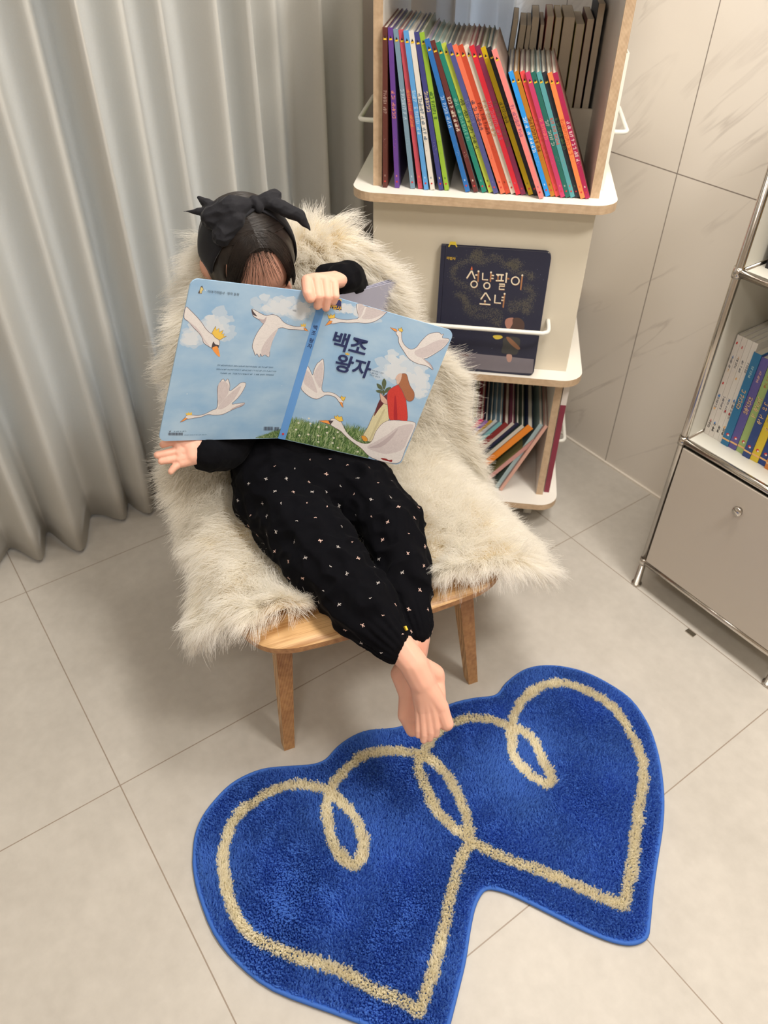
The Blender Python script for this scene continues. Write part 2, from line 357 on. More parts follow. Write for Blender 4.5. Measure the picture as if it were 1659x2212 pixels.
# ------------------------------------------------------------------ books
def colmat(prefix, rgb, rough=.42): return mat('%s_%d_%d_%d' % (prefix, *rgb), srgb(*rgb), rough, .05, 30)
def marks(mb, x, z, n, s, mi, seed, step=1.12):      # rows of small syllable blocks read down a spine
    r = random.Random(seed)
    for i in range(n):
        if r.random() < .14: z -= s*.6
        z0 = z-i*s*step; t = s*.13; y0, y1 = -.00035, -.0001
        def seg(a, b): mb.box((x+min(a[0], b[0])*s-t/2, y0, z0+min(a[1], b[1])*s-t/2), (x+max(a[0], b[0])*s+t/2, y1, z0+max(a[1], b[1])*s+t/2), mi)
        k = r.randrange(5)
        if k in (0, 3): seg((-.38, .3), (.02, .3)); seg((.02, .3), (.02, 0))
        if k in (1, 4): seg((-.35, .35), (-.35, .02)); seg((-.35, .02), (.02, .02)); seg((.02, .02), (.02, .35)); seg((-.35, .35), (.02, .35))
        if k == 2: seg((-.38, .35), (-.38, 0)); seg((-.38, 0), (.05, 0))
        if k in (0, 1, 2): seg((.3, .42), (.3, -.1)); seg((.3, .15), (.44, .15))
        if k in (3, 4): seg((-.42, -.15), (.42, -.15))
        if r.random() < .6: seg((-.3, -.42), (.3, -.42)); seg((-.3, -.42), (-.3, -.25))
YEL = (238, 196, 60)
def make_book(M, Hb, D, T, spine, board, label, group, ink=(240, 240, 240), cat='book', emblem=True, title=9, seed=0, rack=None, name='picture_book', kindred=None):
    r = empty(name, M); tag(r, label, cat, group)
    cs = colmat('cloth', spine); cb = colmat('board', board)
    b = MB(); b.box((-T/2, 0, 0), (T/2, .0015, Hb), 0); b.box((-T/2, .0015, 0), (-T/2+.0013, D, Hb), 1); b.box((T/2-.0013, .0015, 0), (T/2, D, Hb), 1)
    p = MB(); p.box((-T/2+.00132, .0016, .0025), (T/2-.00132, D-.003, Hb-.0025)); p.build('page_block', M_paper, r)
    if title:
        k = MB(); s = min(T*.78, .0085)
        marks(k, 0, Hb*.64, title, s, 0, seed)
        if emblem:
            e = T*.32; z = Hb-.016
            k.add([(-e, -.0003, z-e), (e, -.0003, z-e), (e*.8, -.0003, z+e*.3), (-e*.8, -.0003, z+e*.3)], [(0, 1, 2, 3)], 1)
            k.add([(-e*.7, -.0004, z), (e*.7, -.0004, z), (0, -.0004, z+e*1.6)], [(0, 1, 2)], 2)
            k.tube([(0, -.0001, .012), (0, -.0004, .012)], T*.2, 10, 3)
            k.box((-T*.12, -.0003, .021), (-T*.03, -.0001, .0245), 0); k.box((T*.04, -.0003, .021), (T*.12, -.0001, .0245), 0)
            rr = random.Random(seed+5)
            for i in range(7): q = (rr.uniform(-.3, .3)*T, Hb*(.25+.1*rr.random())); k.box((q[0]-.0003, -.0003, q[1]-.0003), (q[0]+.0003, -.0001, q[1]+.0003), 0)
        b.add(k.v, k.f, 0); b.mi[-len(k.f):] = [i+2 for i in k.mi]
    b.build('cover', [cs, cb, colmat('ink', ink, .6), colmat('ink', YEL, .6), colmat('ink', (40, 34, 40), .6), colmat('ink', (205, 60, 60), .6)], r)
    return r
def tower_pose(ub, zb, ang, v=0, T=.009):             # leaning by ang (positive: top to the left)
    z = zb+abs(math.sin(ang))*T/2+.0004
    return TM @ Matrix.Translation((ub, v, z)) @ Matrix.Rotation(-ang, 4, 'Y')
TOPS = [[.02,1.101,.025,.829],[.029,1.104,.049,.828],[.039,1.102,.08,.828],[.048,1.1,.095,.828],[.056,1.099,.107,.827],[.066,1.099,.119,.828],[.075,1.098,.136,.828],[.085,1.099,.147,.827],[.094,1.087,.188,.827],[.105,1.084,.204,.825],[.112,1.08,.22,.824],[.121,1.079,.233,.824],[.131,1.077,.242,.825],[.141,1.078,.256,.822],[.147,1.079,.264,.824],[.158,1.08,.276,.824],[.17,1.078,.285,.824],[.179,1.078,.295,.826],[.189,1.076,.31,.824],[.196,1.073,.314,.828],[.206,1.079,.33,.818],
 [.246,1.032,.349,.823],[.254,1.034,.356,.826],[.266,1.032,.371,.824],[.275,1.032,.378,.826],[.285,1.031,.388,.825],[.295,1.032,.398,.824],[.304,1.032,.405,.826],[.314,1.034,.414,.824],[.323,1.036,.421,.827]]
BC = [('dark brown', (98, 52, 46), (110, 60, 50), (180, 150, 140)), ('purple', (104, 66, 150), (88, 70, 120), (235, 150, 130)), ('grey blue', (124, 152, 172), (120, 130, 140), (200, 220, 235)), ('rose red', (206, 84, 100), (150, 110, 110), (245, 150, 90)), ('sky blue', (96, 164, 226), (120, 150, 170), (190, 225, 250)), ('off-white', (230, 224, 214), (190, 186, 180), (110, 130, 150)), ('indigo', (66, 68, 132), (90, 90, 120), (235, 215, 170)), ('lime green', (152, 190, 62), (120, 130, 110), (60, 110, 50)), ('royal blue', (46, 114, 188), (150, 140, 160), (190, 215, 245)), ('maroon', (104, 52, 50), (120, 150, 150), (240, 225, 205)), ('teal', (38, 134, 116), (150, 170, 165), (130, 195, 175)), ('yellow green', (194, 208, 84), (150, 160, 150), (70, 90, 60)), ('slate blue', (84, 88, 146), (90, 100, 100), (120, 125, 175)), ('coral', (242, 122, 90), (110, 100, 95), (90, 70, 90)), ('brick red', (200, 78, 52), (140, 120, 110), (120, 40, 30)), ('ivory', (230, 220, 204), (170, 150, 140), (225, 165, 120)), ('crimson', (218, 46, 62), (150, 90, 90), (200, 110, 130)), ('plum', (132, 48, 82), (90, 50, 50), (120, 90, 60)), ('mustard yellow', (206, 174, 20), (110, 110, 80), (110, 105, 40)), ('black', (38, 38, 52), (60, 80, 80), (70, 70, 80)), ('salmon pink', (250, 142, 138), (160, 140, 130), (180, 110, 140)),
 ('bright blue', (52, 160, 246), (90, 90, 100), (235, 245, 250)), ('ochre', (192, 126, 40), (150, 110, 60), (110, 60, 25)), ('coral red', (240, 84, 86), (130, 100, 100), (250, 120, 110)), ('magenta', (206, 66, 112), (120, 100, 90), (245, 130, 120)), ('dark green', (42, 110, 100), (110, 120, 110), (190, 200, 190)), ('turquoise', (94, 166, 172), (120, 140, 140), (230, 110, 100)), ('charcoal', (46, 50, 60), (80, 80, 80), (90, 130, 90)), ('orange', (252, 142, 82), (150, 130, 110), (225, 95, 70)), ('crimson purple', (176, 42, 86), (150, 100, 90), (250, 225, 225))]
def relax(a, gap, hi=None):
    a = list(a)
    for i in range(1, len(a)): a[i] = max(a[i], a[i-1]+gap[i])
    if hi is not None and a[-1] > hi:
        a[-1] = hi
        for i in range(len(a)-2, -1, -1): a[i] = min(a[i], a[i+1]-gap[i+1])
    return a
Ts = [.0088]*21+[.0083]*9
ang0 = [math.atan2(t[2]-t[0], t[1]-t[3]) for t in TOPS]
gp = [Ts[i]/math.cos(ang0[i])+.0002 for i in range(30)]
bots = relax([max(t[2], .0225) for t in TOPS], gp, .4180)
tops = relax([max(t[0], .0220) for t in TOPS], gp)
for i, t in enumerate(TOPS):
    hb = .270 if i < 21 else .230
    a = math.asin(min(.6, (bots[i]-tops[i])/hb)) if i < 21 else math.asin((bots[i]-tops[i])/hb)
    v = -.024 if i == 20 else -.010+.004*((i*5) % 4)/3
    nb = BC[i][0]; row = 'tall' if i < 21 else 'short'
    if i == 0: lab = 'tall dark brown picture book upright against the left side of the top shelf'
    elif i == 20: lab = 'tall salmon pink picture book, last of the tall ones, sticking out of the row'
    elif i == 29: lab = 'short crimson purple picture book, rightmost in the front row of the top shelf'
    else: lab = '%s %s picture book leaning between the %s and the %s one' % (row, nb, BC[i-1][0], BC[i+1][0])
    make_book(tower_pose(bots[i], .828, a, v, Ts[i]), hb, .212, Ts[i], BC[i][1], BC[i][2], lab, 'picture books leaning on the top shelf', BC[i][3], title=5+(i*7) % 6, seed=i*13+1)
REAR = [(.232, .244, 1.080, .06), (.250, .264, 1.071, .05), (.266, .277, 1.071, .04), (.281, .297, 1.085, 0), (.299, .308, 1.073, 0), (.310, .325, 1.087, 0), (.327, .341, 1.086, 0), (.343, .366, 1.087, 0), (.368, .386, 1.076, 0), (.388, .403, 1.085, 0), (.405, .420, 1.111, 0)]
rc = [('dark grey', (60, 62, 70)), ('brown', (140, 120, 90)), ('black', (40, 40, 44)), ('dark blue', (50, 60, 84)), ('red brown', (140, 80, 66)), ('red', (170, 60, 50)), ('yellow', (190, 160, 80)), ('tan', (170, 150, 120)), ('yellowed', (180, 170, 90)), ('dark red', (120, 70, 60)), ('black', (36, 36, 40))]
rl = ['leftmost paperback of the rear row, leaning, behind the salmon pink picture book', 'thick low paperback second from the left in the rear row', 'thin low paperback third from the left in the rear row', 'tall paperback fourth from the left in the rear row', 'thin low reddish paperback in the middle of the rear row', 'tall paperback with red cover edge in the middle of the rear row', 'paperback with yellow cover edge left of the thickest one', 'thickest paperback of the rear row, pages facing forward', 'low paperback with pale top right of the thickest one', 'paperback second from the right in the rear row', 'tallest paperback of the rear row against the right side panel']
for i, (u0, u1, zt, ln) in enumerate(REAR):
    T = u1-u0-.0012; u = (u0+u1)/2; D = .155
    z = .828+T/2*math.sin(ln)+.0004; Hb = zt-z
    M = TM @ Matrix.Translation((u-.006-math.sin(ln)*Hb*0, .405, z)) @ Matrix.Rotation(ln, 4, 'Y') @ Matrix.Rotation(PI, 4, 'Z')
    if i > 2: M = TM @ Matrix.Translation((u-.003, .405, z)) @ Matrix.Rotation(PI, 4, 'Z')
    r = empty('paperback_book', M); tag(r, rl[i], 'book', 'paperbacks in the rear row of the top shelf')
    cb = colmat('paperback', rc[i][1], .6); b = MB(); b.box((-T/2, 0, 0), (T/2, .0008, Hb)); b.box((-T/2, .0008, 0), (-T/2+.0006, D, Hb)); b.box((T/2-.0006, .0008, 0), (T/2, D, Hb)); b.build('cover', cb, r)
    p = MB(); p.box((-T/2+.0007, .0009, .0004), (T/2-.0007, D-.0005, Hb-.0004)); p.build('page_block', M_page2, r)
# lower compartment, all leaning right
LOW = [('thin pink', .4215, 22.4, .226, .008, (226, 176, 160), (200, 160, 150)), ('pale blue', .4095, 22.4, .222, .010, (176, 200, 204), (120, 140, 140)), ('dusty pink', .401, 37.5, .200, .010, (214, 158, 152), (150, 140, 90)), ('bright orange', .385, 37.9, .250, .017, (246, 146, 48), (30, 40, 70)),
 ('cream', .3665, 37.6, .255, .009, (214, 208, 196), (50, 70, 60)), ('dark navy', .3545, 37.6, .255, .009, (50, 50, 80), (60, 70, 66)), ('pale cream', .343, 37.6, .257, .008, (216, 206, 196), (130, 60, 90)), ('maroon', .328, 37.8, .255, .013, (140, 46, 46), (90, 40, 40)), ('teal blue', .3135, 37.8, .260, .009, (130, 190, 196), (110, 140, 160)), ('white', .302, 37.8, .260, .008, (224, 228, 230), (110, 140, 160)), ('mustard', .291, 37.8, .260, .008, (200, 156, 60), (50, 80, 100)), ('violet', .280, 37.8, .260, .008, (150, 110, 190), (60, 60, 80)), ('hot pink', .268, 37.8, .265, .010, (236, 50, 120), (150, 40, 60)), ('navy blue', .255, 37.8, .26, .009, (50, 50, 110), (170, 160, 40)), ('red orange', .242, 37.8, .26, .010, (226, 110, 60), (60, 60, 80)), ('light grey', .229, 37.8, .26, .009, (180, 196, 210), (100, 120, 120)), ('dark green', .216, 37.8, .26, .009, (60, 84, 76), (60, 80, 70)), ('black', .203, 37.8, .26, .009, (36, 36, 44), (80, 70, 90))]
for i, (nm, ut, dg, hb, T, sp, bd) in enumerate(LOW):
    a = -math.radians(dg)
    zb = .0855; zt = zb+hb*math.cos(a)
    ub = ut-hb*math.sin(-a)-.003
    lab = ('%s book leaning right in the lower compartment, ' % nm)+('rightmost, nearest the side panel' if i == 0 else 'just left of the %s one' % LOW[i-1][0])
    make_book(tower_pose(ub, zb, a, .003*((i*3) % 4), T), hb, .205, T, sp, bd, lab, 'books leaning in the lower compartment', title=0, seed=i)
# books standing in the side racks
def side_book(u, z, Hb, T, col, col2, lab, v=.0, D=.222):
    r = empty('picture_book', TM @ Matrix.Translation((u, v, z))); tag(r, lab, 'book')
    b = MB(); b.box((-T/2, 0, 0), (T/2, .0015, Hb*.84), 0); b.box((-T/2, 0, Hb*.84), (T/2, .0015, Hb), 1); b.box((-T/2, .0015, 0), (-T/2+.0015, D, Hb), 1); b.box((T/2-.0015, .0015, 0), (T/2, D, Hb), 1); b.build('cover', [colmat('cloth', col), colmat('cloth', col2)], r)
    p = MB(); p.box((-T/2+.0017, .0017, .003), (T/2-.0017, D-.003, Hb-.003)); p.build('page_block', M_paper, r)
side_book(TW+.010, .086, .315, .013, (140, 52, 72), (236, 228, 222), 'maroon and white book standing in the side rack of the lower compartment', .012)
side_book(TW+.0075, .8285, .235, .009, (240, 236, 226), (240, 236, 226), 'white book standing outside the right side panel of the top shelf', .05)
side_book(-.0055, .8285, .20, .007, (150, 150, 90), (160, 170, 110), 'thin olive green book outside the left side panel of the top shelf', .07)

# ---- navy book on display
def inpoly(x, y, poly):
    c = np.zeros(len(x), bool); n = len(poly)
    for i in range(n):
        x0, y0 = poly[i]; x1, y1 = poly[i-1]
        with np.errstate(divide='ignore', invalid='ignore'):
            c ^= ((y0 > y) != (y1 > y)) & (x < (x1-x0)*(y-y0)/(y1-y0)+x0)
    return c
ART = [('L',(0.8,0.76,0.75),1,1,[(2230,2310),(2139,2263),(2027,2177),(1927,2089),(1842,1997),(1763,1937),(1670,1893),(1589,1831),(1557,1765),(1578,1713),(1656,1683),(1748,1720),(1824,1766),(1867,1847),(1940,1924),(2037,1999),(2135,2088),(2217,2146)]),('L',(0.66,0.59,0.6),1,0,[(2154,2103),(2019,1992),(1923,1917),(1855,1831),(1790,1759),(1714,1718),(1819,1816),(1908,1927),(2009,2017)]),('L',(0.08,0.06,0.07),1,0,[(1672,1792),(1630,1752),(1568,1739),(1571,1679),(1671,1673)]),('L',(0.93,0.35,0.08),1,0,[(1664,1682),(1605,1720),(1564,1688),(1502,1544),(1584,1592)]),('L',(0.86,0.58,0.1),0,1,[(1729,1931),(1690,2050),(1666,1985),(1625,2022),(1610,1956),(1551,1994),(1560,1926),(1516,1938),(1528,1895),(1469,1899),(1528,1861),(1570,1824),(1655,1861)]),('L',(0.8,0.76,0.75),1,1,[(1159,2375),(1074,2350),(966,2309),(880,2291),(771,2317),(652,2285),(557,2215),(451,2171),(292,2148),(181,2160),(132,2160),(106,2108),(160,2095),(276,2096),(428,2093),(527,2112),(613,2088),(643,1999),(653,1839),(654,1714),(637,1588),(721,1620),(768,1590),(808,1633),(809,1570),(871,1630),(891,1602),(937,1671),(984,1748),(990,1870),(956,2011),(900,2136),(892,2171),(993,2214),(1092,2256),(1131,2303)]),('L',(0.66,0.59,0.6),1,0,[(613,2088),(697,1995),(780,1831),(809,1705),(771,1599),(723,1629),(652,1605),(653,1839),(625,2000)]),('L',(0.52,0.44,0.46),1,0,[(876,2274),(914,2220),(997,2230),(905,2153),(870,2190)]),('L',(0.08,0.06,0.07),1,0,[(1159,2375),(1123,2337),(1043,2269),(1088,2273),(1131,2303)]),('L',(0.93,0.35,0.08),0,1,[(146,2141),(105,2135),(34,2083),(111,2093)]),('L',(0.86,0.58,0.1),0,0,[(200,2158),(219,2206),(179,2183),(172,2224),(148,2191),(127,2222),(114,2161)]),('L',(0.8,0.76,0.75),1,1,[(1857,441),(1831,482),(1755,488),(1648,478),(1532,506),(1422,573),(1343,620),(1360,771),(1415,993),(1393,1103),(1354,1159),(1308,1115),(1274,1161),(1212,1053),(1186,942),(1096,1019),(1024,1095),(930,1088),(949,947),(1008,814),(1090,698),(982,709),(857,720),(895,661),(1013,612),(1126,544),(1224,496),(1367,487),(1476,497),(1590,449),(1708,431),(1808,412)]),('L',(0.66,0.59,0.6),1,0,[(1416,1048),(1325,1114),(1226,1034),(1208,886),(1280,735),(1334,696)]),('L',(0.66,0.59,0.6),1,0,[(1326,621),(1253,773),(1159,905),(1010,1040),(1040,870),(1126,698),(1249,602)]),('L',(0.52,0.44,0.46),1,0,[(1098,583),(1004,651),(856,716),(896,665),(1013,612)]),('L',(0.93,0.35,0.08),0,1,[(1857,441),(1810,422),(1870,375),(1925,353)]),('L',(0.86,0.58,0.1),0,0,[(1840,484),(1866,525),(1830,516),(1818,544),(1795,516),(1767,548),(1747,491)]),('L',(0.75,0.62,0.25),0,1,[(2080,2542),(2061,2598),(2062,2636),(2041,2649),(2011,2603),(2029,2571),(2025,2540)]),('L',(0.08,0.06,0.07),0,0,[(2062,2636),(2046,2658),(2020,2625)]),('L',(0.08,0.06,0.07),0,0,[(2080,2542),(2073,2581),(2053,2560),(2063,2533)]),('L',(0.08,0.09,0.13),0,0,[(2092,160),(2089,160),(2079,108),(2082,109)]),('L',(0.08,0.09,0.13),0,0,[(2080,160),(2075,160),(2065,108),(2071,108)]),('L',(0.08,0.09,0.13),0,0,[(2069,160),(2061,160),(2051,108),(2059,108)]),('L',(0.08,0.09,0.13),0,0,[(2057,160),(2053,159),(2043,108),(2048,108)]),('L',(0.08,0.09,0.13),0,0,[(2046,159),(2039,159),(2029,107),(2036,108)]),('L',(0.08,0.09,0.13),0,0,[(2034,159),(2031,159),(2021,107),(2024,107)]),('L',(0.08,0.09,0.13),0,0,[(2022,159),(2017,159),(2007,107),(2013,107)]),('L',(0.08,0.09,0.13),0,0,[(2011,159),(2003,159),(1993,107),(2001,107)]),('L',(0.08,0.09,0.13),0,0,[(1999,158),(1994,158),(1984,106),(1989,107)]),('L',(0.08,0.09,0.13),0,0,[(1987,158),(1980,158),(1970,106),(1977,106)]),('L',(0.08,0.09,0.13),0,0,[(1976,158),(1972,158),(1962,106),(1966,106)]),('L',(0.08,0.09,0.13),0,0,[(1964,158),(1958,158),(1948,106),(1954,106)]),('L',(0.08,0.09,0.13),0,0,[(1952,158),(1944,157),(1934,105),(1942,106)]),('L',(0.08,0.09,0.13),0,0,[(1941,157),(1936,157),(1926,105),(1930,105)]),('L',(0.08,0.09,0.13),0,0,[(1929,157),(1922,157),(1912,105),(1919,105)]),('L',(0.08,0.09,0.13),0,0,[(1917,157),(1914,157),(1903,105),(1907,105)]),('L',(0.08,0.09,0.13),0,0,[(1905,157),(1899,157),(1889,104),(1895,105)]),('L',(0.08,0.09,0.13),0,0,[(1894,156),(1885,156),(1875,104),(1883,104)]),('L',(0.08,0.09,0.13),0,0,[(1882,156),(1877,156),(1867,104),(1871,104)]),('L',(0.08,0.09,0.13),0,0,[(1870,156),(1863,156),(1852,104),(1860,104)]),('L',(0.08,0.09,0.13),0,0,[(1858,156),(1854,156),(1844,103),(1848,104)]),('L',(0.08,0.09,0.13),0,0,[(1846,156),(1840,155),(1830,103),(1836,103)]),('L',(0.08,0.09,0.13),0,0,[(365,252),(361,251),(340,173),(344,173)]),('L',(0.08,0.09,0.13),0,0,[(352,251),(346,251),(324,173),(330,173)]),('L',(0.08,0.09,0.13),0,0,[(339,251),(330,251),(308,173),(317,173)]),('L',(0.08,0.09,0.13),0,0,[(326,251),(321,251),(299,172),(304,172)]),('L',(0.08,0.09,0.13),0,0,[(313,251),(305,251),(283,172),(291,172)]),('L',(0.08,0.09,0.13),0,0,[(299,251),(295,251),(273,172),(277,172)]),('L',(0.08,0.09,0.13),0,0,[(286,251),(280,250),(258,172),(264,172)]),('L',(0.08,0.09,0.13),0,0,[(273,250),(264,250),(242,171),(251,172)]),('L',(0.08,0.09,0.13),0,0,[(260,250),(254,250),(232,171),(238,171)]),('L',(0.08,0.09,0.13),0,0,[(246,250),(238,250),(216,171),(224,171)]),('L',(0.08,0.09,0.13),0,0,[(233,250),(229,250),(207,171),(211,171)]),('L',(0.08,0.09,0.13),0,0,[(220,250),(213,250),(191,171),(197,171)]),('L',(0.08,0.09,0.13),0,0,[(207,249),(197,249),(175,170),(184,170)]),('L',(0.08,0.09,0.13),0,0,[(193,249),(188,249),(165,170),(171,170)]),('L',(0.08,0.09,0.13),0,0,[(154,243),(150,243),(129,170),(133,170)]),('L',(0.08,0.09,0.13),0,0,[(141,242),(135,242),(114,169),(120,169)]),('L',(0.08,0.09,0.13),0,0,[(129,242),(121,242),(99,169),(108,169)]),('L',(0.08,0.09,0.13),0,0,[(117,242),(112,242),(91,169),(96,169)]),('L',(0.08,0.09,0.13),0,0,[(105,242),(97,242),(76,169),(83,169)]),('L',(0.08,0.09,0.13),0,0,[(92,242),(89,242),(67,169),(71,169)]),('L',(0.08,0.09,0.13),0,0,[(80,242),(74,242),(53,168),(59,168)]),('L',(0.08,0.09,0.13),0,0,[(68,241),(59,241),(38,168),(46,168)]),('L',(0.08,0.06,0.07),0,0,[(2089,208),(2067,179),(2051,211),(2055,173),(2072,173)]),('R',(0.05,0.05,0.16),0,0,[(-102,2737),(213,2780),(274,2569),(204,2555),(126,2556),(43,2572),(-26,2612)]),('R',(0.9,0.6,0.15),0,0,[(-102,2737),(217,2781),(233,2703),(189,2733),(161,2696),(113,2727),(-47,2681)]),('R',(0.8,0.76,0.75),1,1,[(137,2389),(186,2423),(266,2416),(398,2437),(504,2478),(578,2526),(524,2632),(483,2760),(612,2757),(772,2754),(983,2752),(984,2720),(935,2628),(846,2532),(726,2470),(594,2445),(450,2397),(320,2370),(218,2316),(151,2311)]),('R',(0.66,0.59,0.6),1,0,[(507,2747),(615,2746),(618,2679),(609,2555),(572,2544)]),('R',(0.66,0.59,0.6),1,0,[(673,2751),(967,2739),(913,2663),(794,2568),(636,2532),(654,2629)]),('R',(0.93,0.35,0.08),0,1,[(92,2244),(130,2346),(183,2355),(173,2304)]),('R',(0.86,0.58,0.1),0,1,[(112,2375),(73,2441),(117,2423),(124,2466),(151,2439),(187,2484),(208,2415)]),('R',(0.8,0.76,0.75),1,1,[(1269,2487),(1303,2507),(1354,2480),(1405,2368),(1487,2284),(1607,2243),(1691,2299),(1731,2418),(1801,2565),(1883,2626),(1976,2657),(2026,2639),(2062,2656),(2067,2587),(2194,2591),(2152,2429),(2055,2293),(1950,2176),(1900,2140),(2027,2088),(2124,1993),(1984,2032),(1813,2029),(1649,2071),(1503,2182),(1378,2296),(1334,2390),(1277,2437)]),('R',(0.66,0.59,0.6),1,0,[(1694,2235),(1837,2362),(1991,2512),(2178,2576),(2132,2423),(2020,2273),(1873,2155),(1742,2162)]),('R',(0.52,0.44,0.46),1,0,[(1853,2149),(1900,2140),(2027,2088),(2124,1993),(2015,2063)]),('R',(0.93,0.35,0.08),0,1,[(1140,2516),(1250,2513),(1282,2480),(1237,2472)]),('R',(0.86,0.58,0.1),0,1,[(1306,2497),(1280,2542),(1313,2535),(1318,2569),(1368,2526),(1366,2493)]),('R',(0.8,0.76,0.75),1,1,[(-18,1476),(59,1432),(134,1343),(133,1453),(151,1566),(180,1607),(199,1644),(229,1664),(281,1537),(325,1352),(351,1158),(403,1087),(500,1109),(606,1103),(703,1061),(781,1025),(796,964),(732,965),(648,1035),(558,1056),(458,1040),(410,993),(326,925),(199,936),(55,1010),(-21,1079),(-27,1233),(-38,1383)]),('R',(0.66,0.59,0.6),1,0,[(8,1396),(118,1328),(204,1208),(302,1043),(179,1078),(18,1179)]),('R',(0.66,0.59,0.6),1,0,[(153,1349),(181,1531),(229,1610),(304,1390),(332,1153),(257,1200)]),('R',(0.93,0.35,0.08),0,1,[(729,976),(782,974),(826,886),(780,913)]),('R',(0.86,0.58,0.1),0,1,[(721,1055),(728,1102),(761,1077),(804,1100),(802,1026),(779,1006)]),('R',(0.09,0.1,0.04),0,0,[(1417,1404),(1456,1322),(1438,1294),(1388,1396)]),('R',(0.1,0.13,0.07),1,0,[(1346,1610),(1413,1539),(1417,1404),(1337,1513)]),('R',(0.1,0.13,0.07),1,0,[(1252,1483),(1341,1469),(1392,1397),(1309,1408)]),('R',(0.1,0.13,0.07),1,0,[(1280,1355),(1370,1386),(1423,1336),(1337,1325)]),('R',(0.1,0.13,0.07),1,0,[(1523,1482),(1446,1445),(1435,1340),(1489,1382)]),('R',(0.72,0.66,0.42),1,1,[(1455,1137),(1574,1169),(1691,916),(1655,715),(1610,458),(1512,354),(1345,389),(1372,640),(1392,908)]),('R',(0.58,0.52,0.32),1,0,[(1529,1016),(1563,1013),(1528,633),(1502,381),(1477,379),(1493,672)]),('R',(0.13,0.03,0.04),1,0,[(1568,1524),(1498,1357),(1404,1193),(1407,865),(1452,1019),(1520,1201),(1584,1357)]),('R',(0.68,0.45,0.36),1,1,[(1370,1322),(1434,1293),(1553,1210),(1568,1144),(1441,1179)]),('R',(0.62,0.05,0.04),1,1,[(1494,1367),(1572,1514),(1662,1562),(1801,1416),(1893,1255),(2025,933),(1873,912),(1715,870),(1600,1082)]),('R',(0.42,0.02,0.03),1,0,[(1646,1305),(1679,1302),(1841,909),(1779,897)]),('R',(0.4,0.16,0.08),1,1,[(1618,1775),(1700,1786),(1779,1673),(1847,1589),(1953,1492),(1988,1374),(1937,1313),(1852,1337),(1739,1468),(1626,1574),(1608,1682)]),('R',(0.7,0.5,0.42),1,0,[(1538,1658),(1554,1746),(1617,1779),(1639,1657),(1621,1568),(1589,1587),(1567,1637)]),('R',(0.75,0.35,0.05),1,1,[(1314,418),(1372,441),(1444,391),(1447,347),(1384,338)]),('R',(0.8,0.76,0.75),1,1,[(674,599),(746,642),(862,613),(959,507),(1054,411),(1238,312),(1423,286),(1530,364),(1544,588),(1612,776),(1734,868),(1940,911),(2178,933),(2207,762),(2195,361),(2194,93),(2055,18),(1837,-11),(1589,53),(1392,178),(1212,256),(1055,338),(920,424),(800,465),(700,511)]),('R',(0.66,0.59,0.6),1,0,[(1487,228),(1612,385),(1770,574),(1919,784),(2162,885),(2164,603),(2143,347),(1905,185),(1682,178)]),('R',(0.52,0.44,0.46),1,0,[(1531,227),(1669,350),(1819,562),(1914,734),(1863,500),(1733,292)]),('R',(0.93,0.35,0.08),0,1,[(480,524),(599,567),(685,578),(702,506),(594,511)]),('R',(0.08,0.06,0.07),0,0,[(638,577),(736,592),(704,500),(671,539)]),('R',(0.86,0.58,0.1),0,1,[(746,642),(720,694),(766,682),(764,722),(806,689),(851,717),(903,631),(844,601)]),('R',(0.3,0.03,0.03),1,0,[(1809,71),(1907,83),(1969,68),(2030,89),(2036,39),(1956,40),(1864,42)]),('D',(0.21,0.19,0.22),0,0,[(364,456),(1109,425),(1662,419),(2195,405),(2214,62),(1520,44),(277,84),(264,280)]),('D',(0.72,0.55,0.06),0,0,[(176,2843),(287,2843),(329,2737),(307,2733),(283,2777),(189,2779),(167,2727),(141,2734)]),('D',(0.45,0.22,0.17),1,0,[(1474,1175),(1481,1272),(1556,1316),(1645,1313),(1642,1189),(1601,1090),(1531,1074)]),('D',(0.1,0.06,0.05),1,0,[(1629,1302),(1749,1331),(1856,1263),(1893,1152),(1874,1054),(1731,1052),(1603,1071),(1634,1188)]),('D',(0.06,0.06,0.06),1,0,[(1478,826),(1623,897),(1827,856),(1839,619),(1800,485),(1654,483),(1477,508),(1487,669)]),('D',(0.28,0.14,0.08),1,0,[(1536,870),(1628,858),(1852,660),(1813,607),(1624,740)]),('D',(0.5,0.3,0.25),1,0,[(1592,467),(1702,467),(1710,325),(1659,290),(1613,337)]),('D',(0.72,0.55,0.08),1,0,[(1246,876),(1316,901),(1424,900),(1457,854),(1362,807),(1288,820)]),('D',(0.1,0.04,0.05),1,0,[(592,400),(740,399),(763,354),(605,350)])]
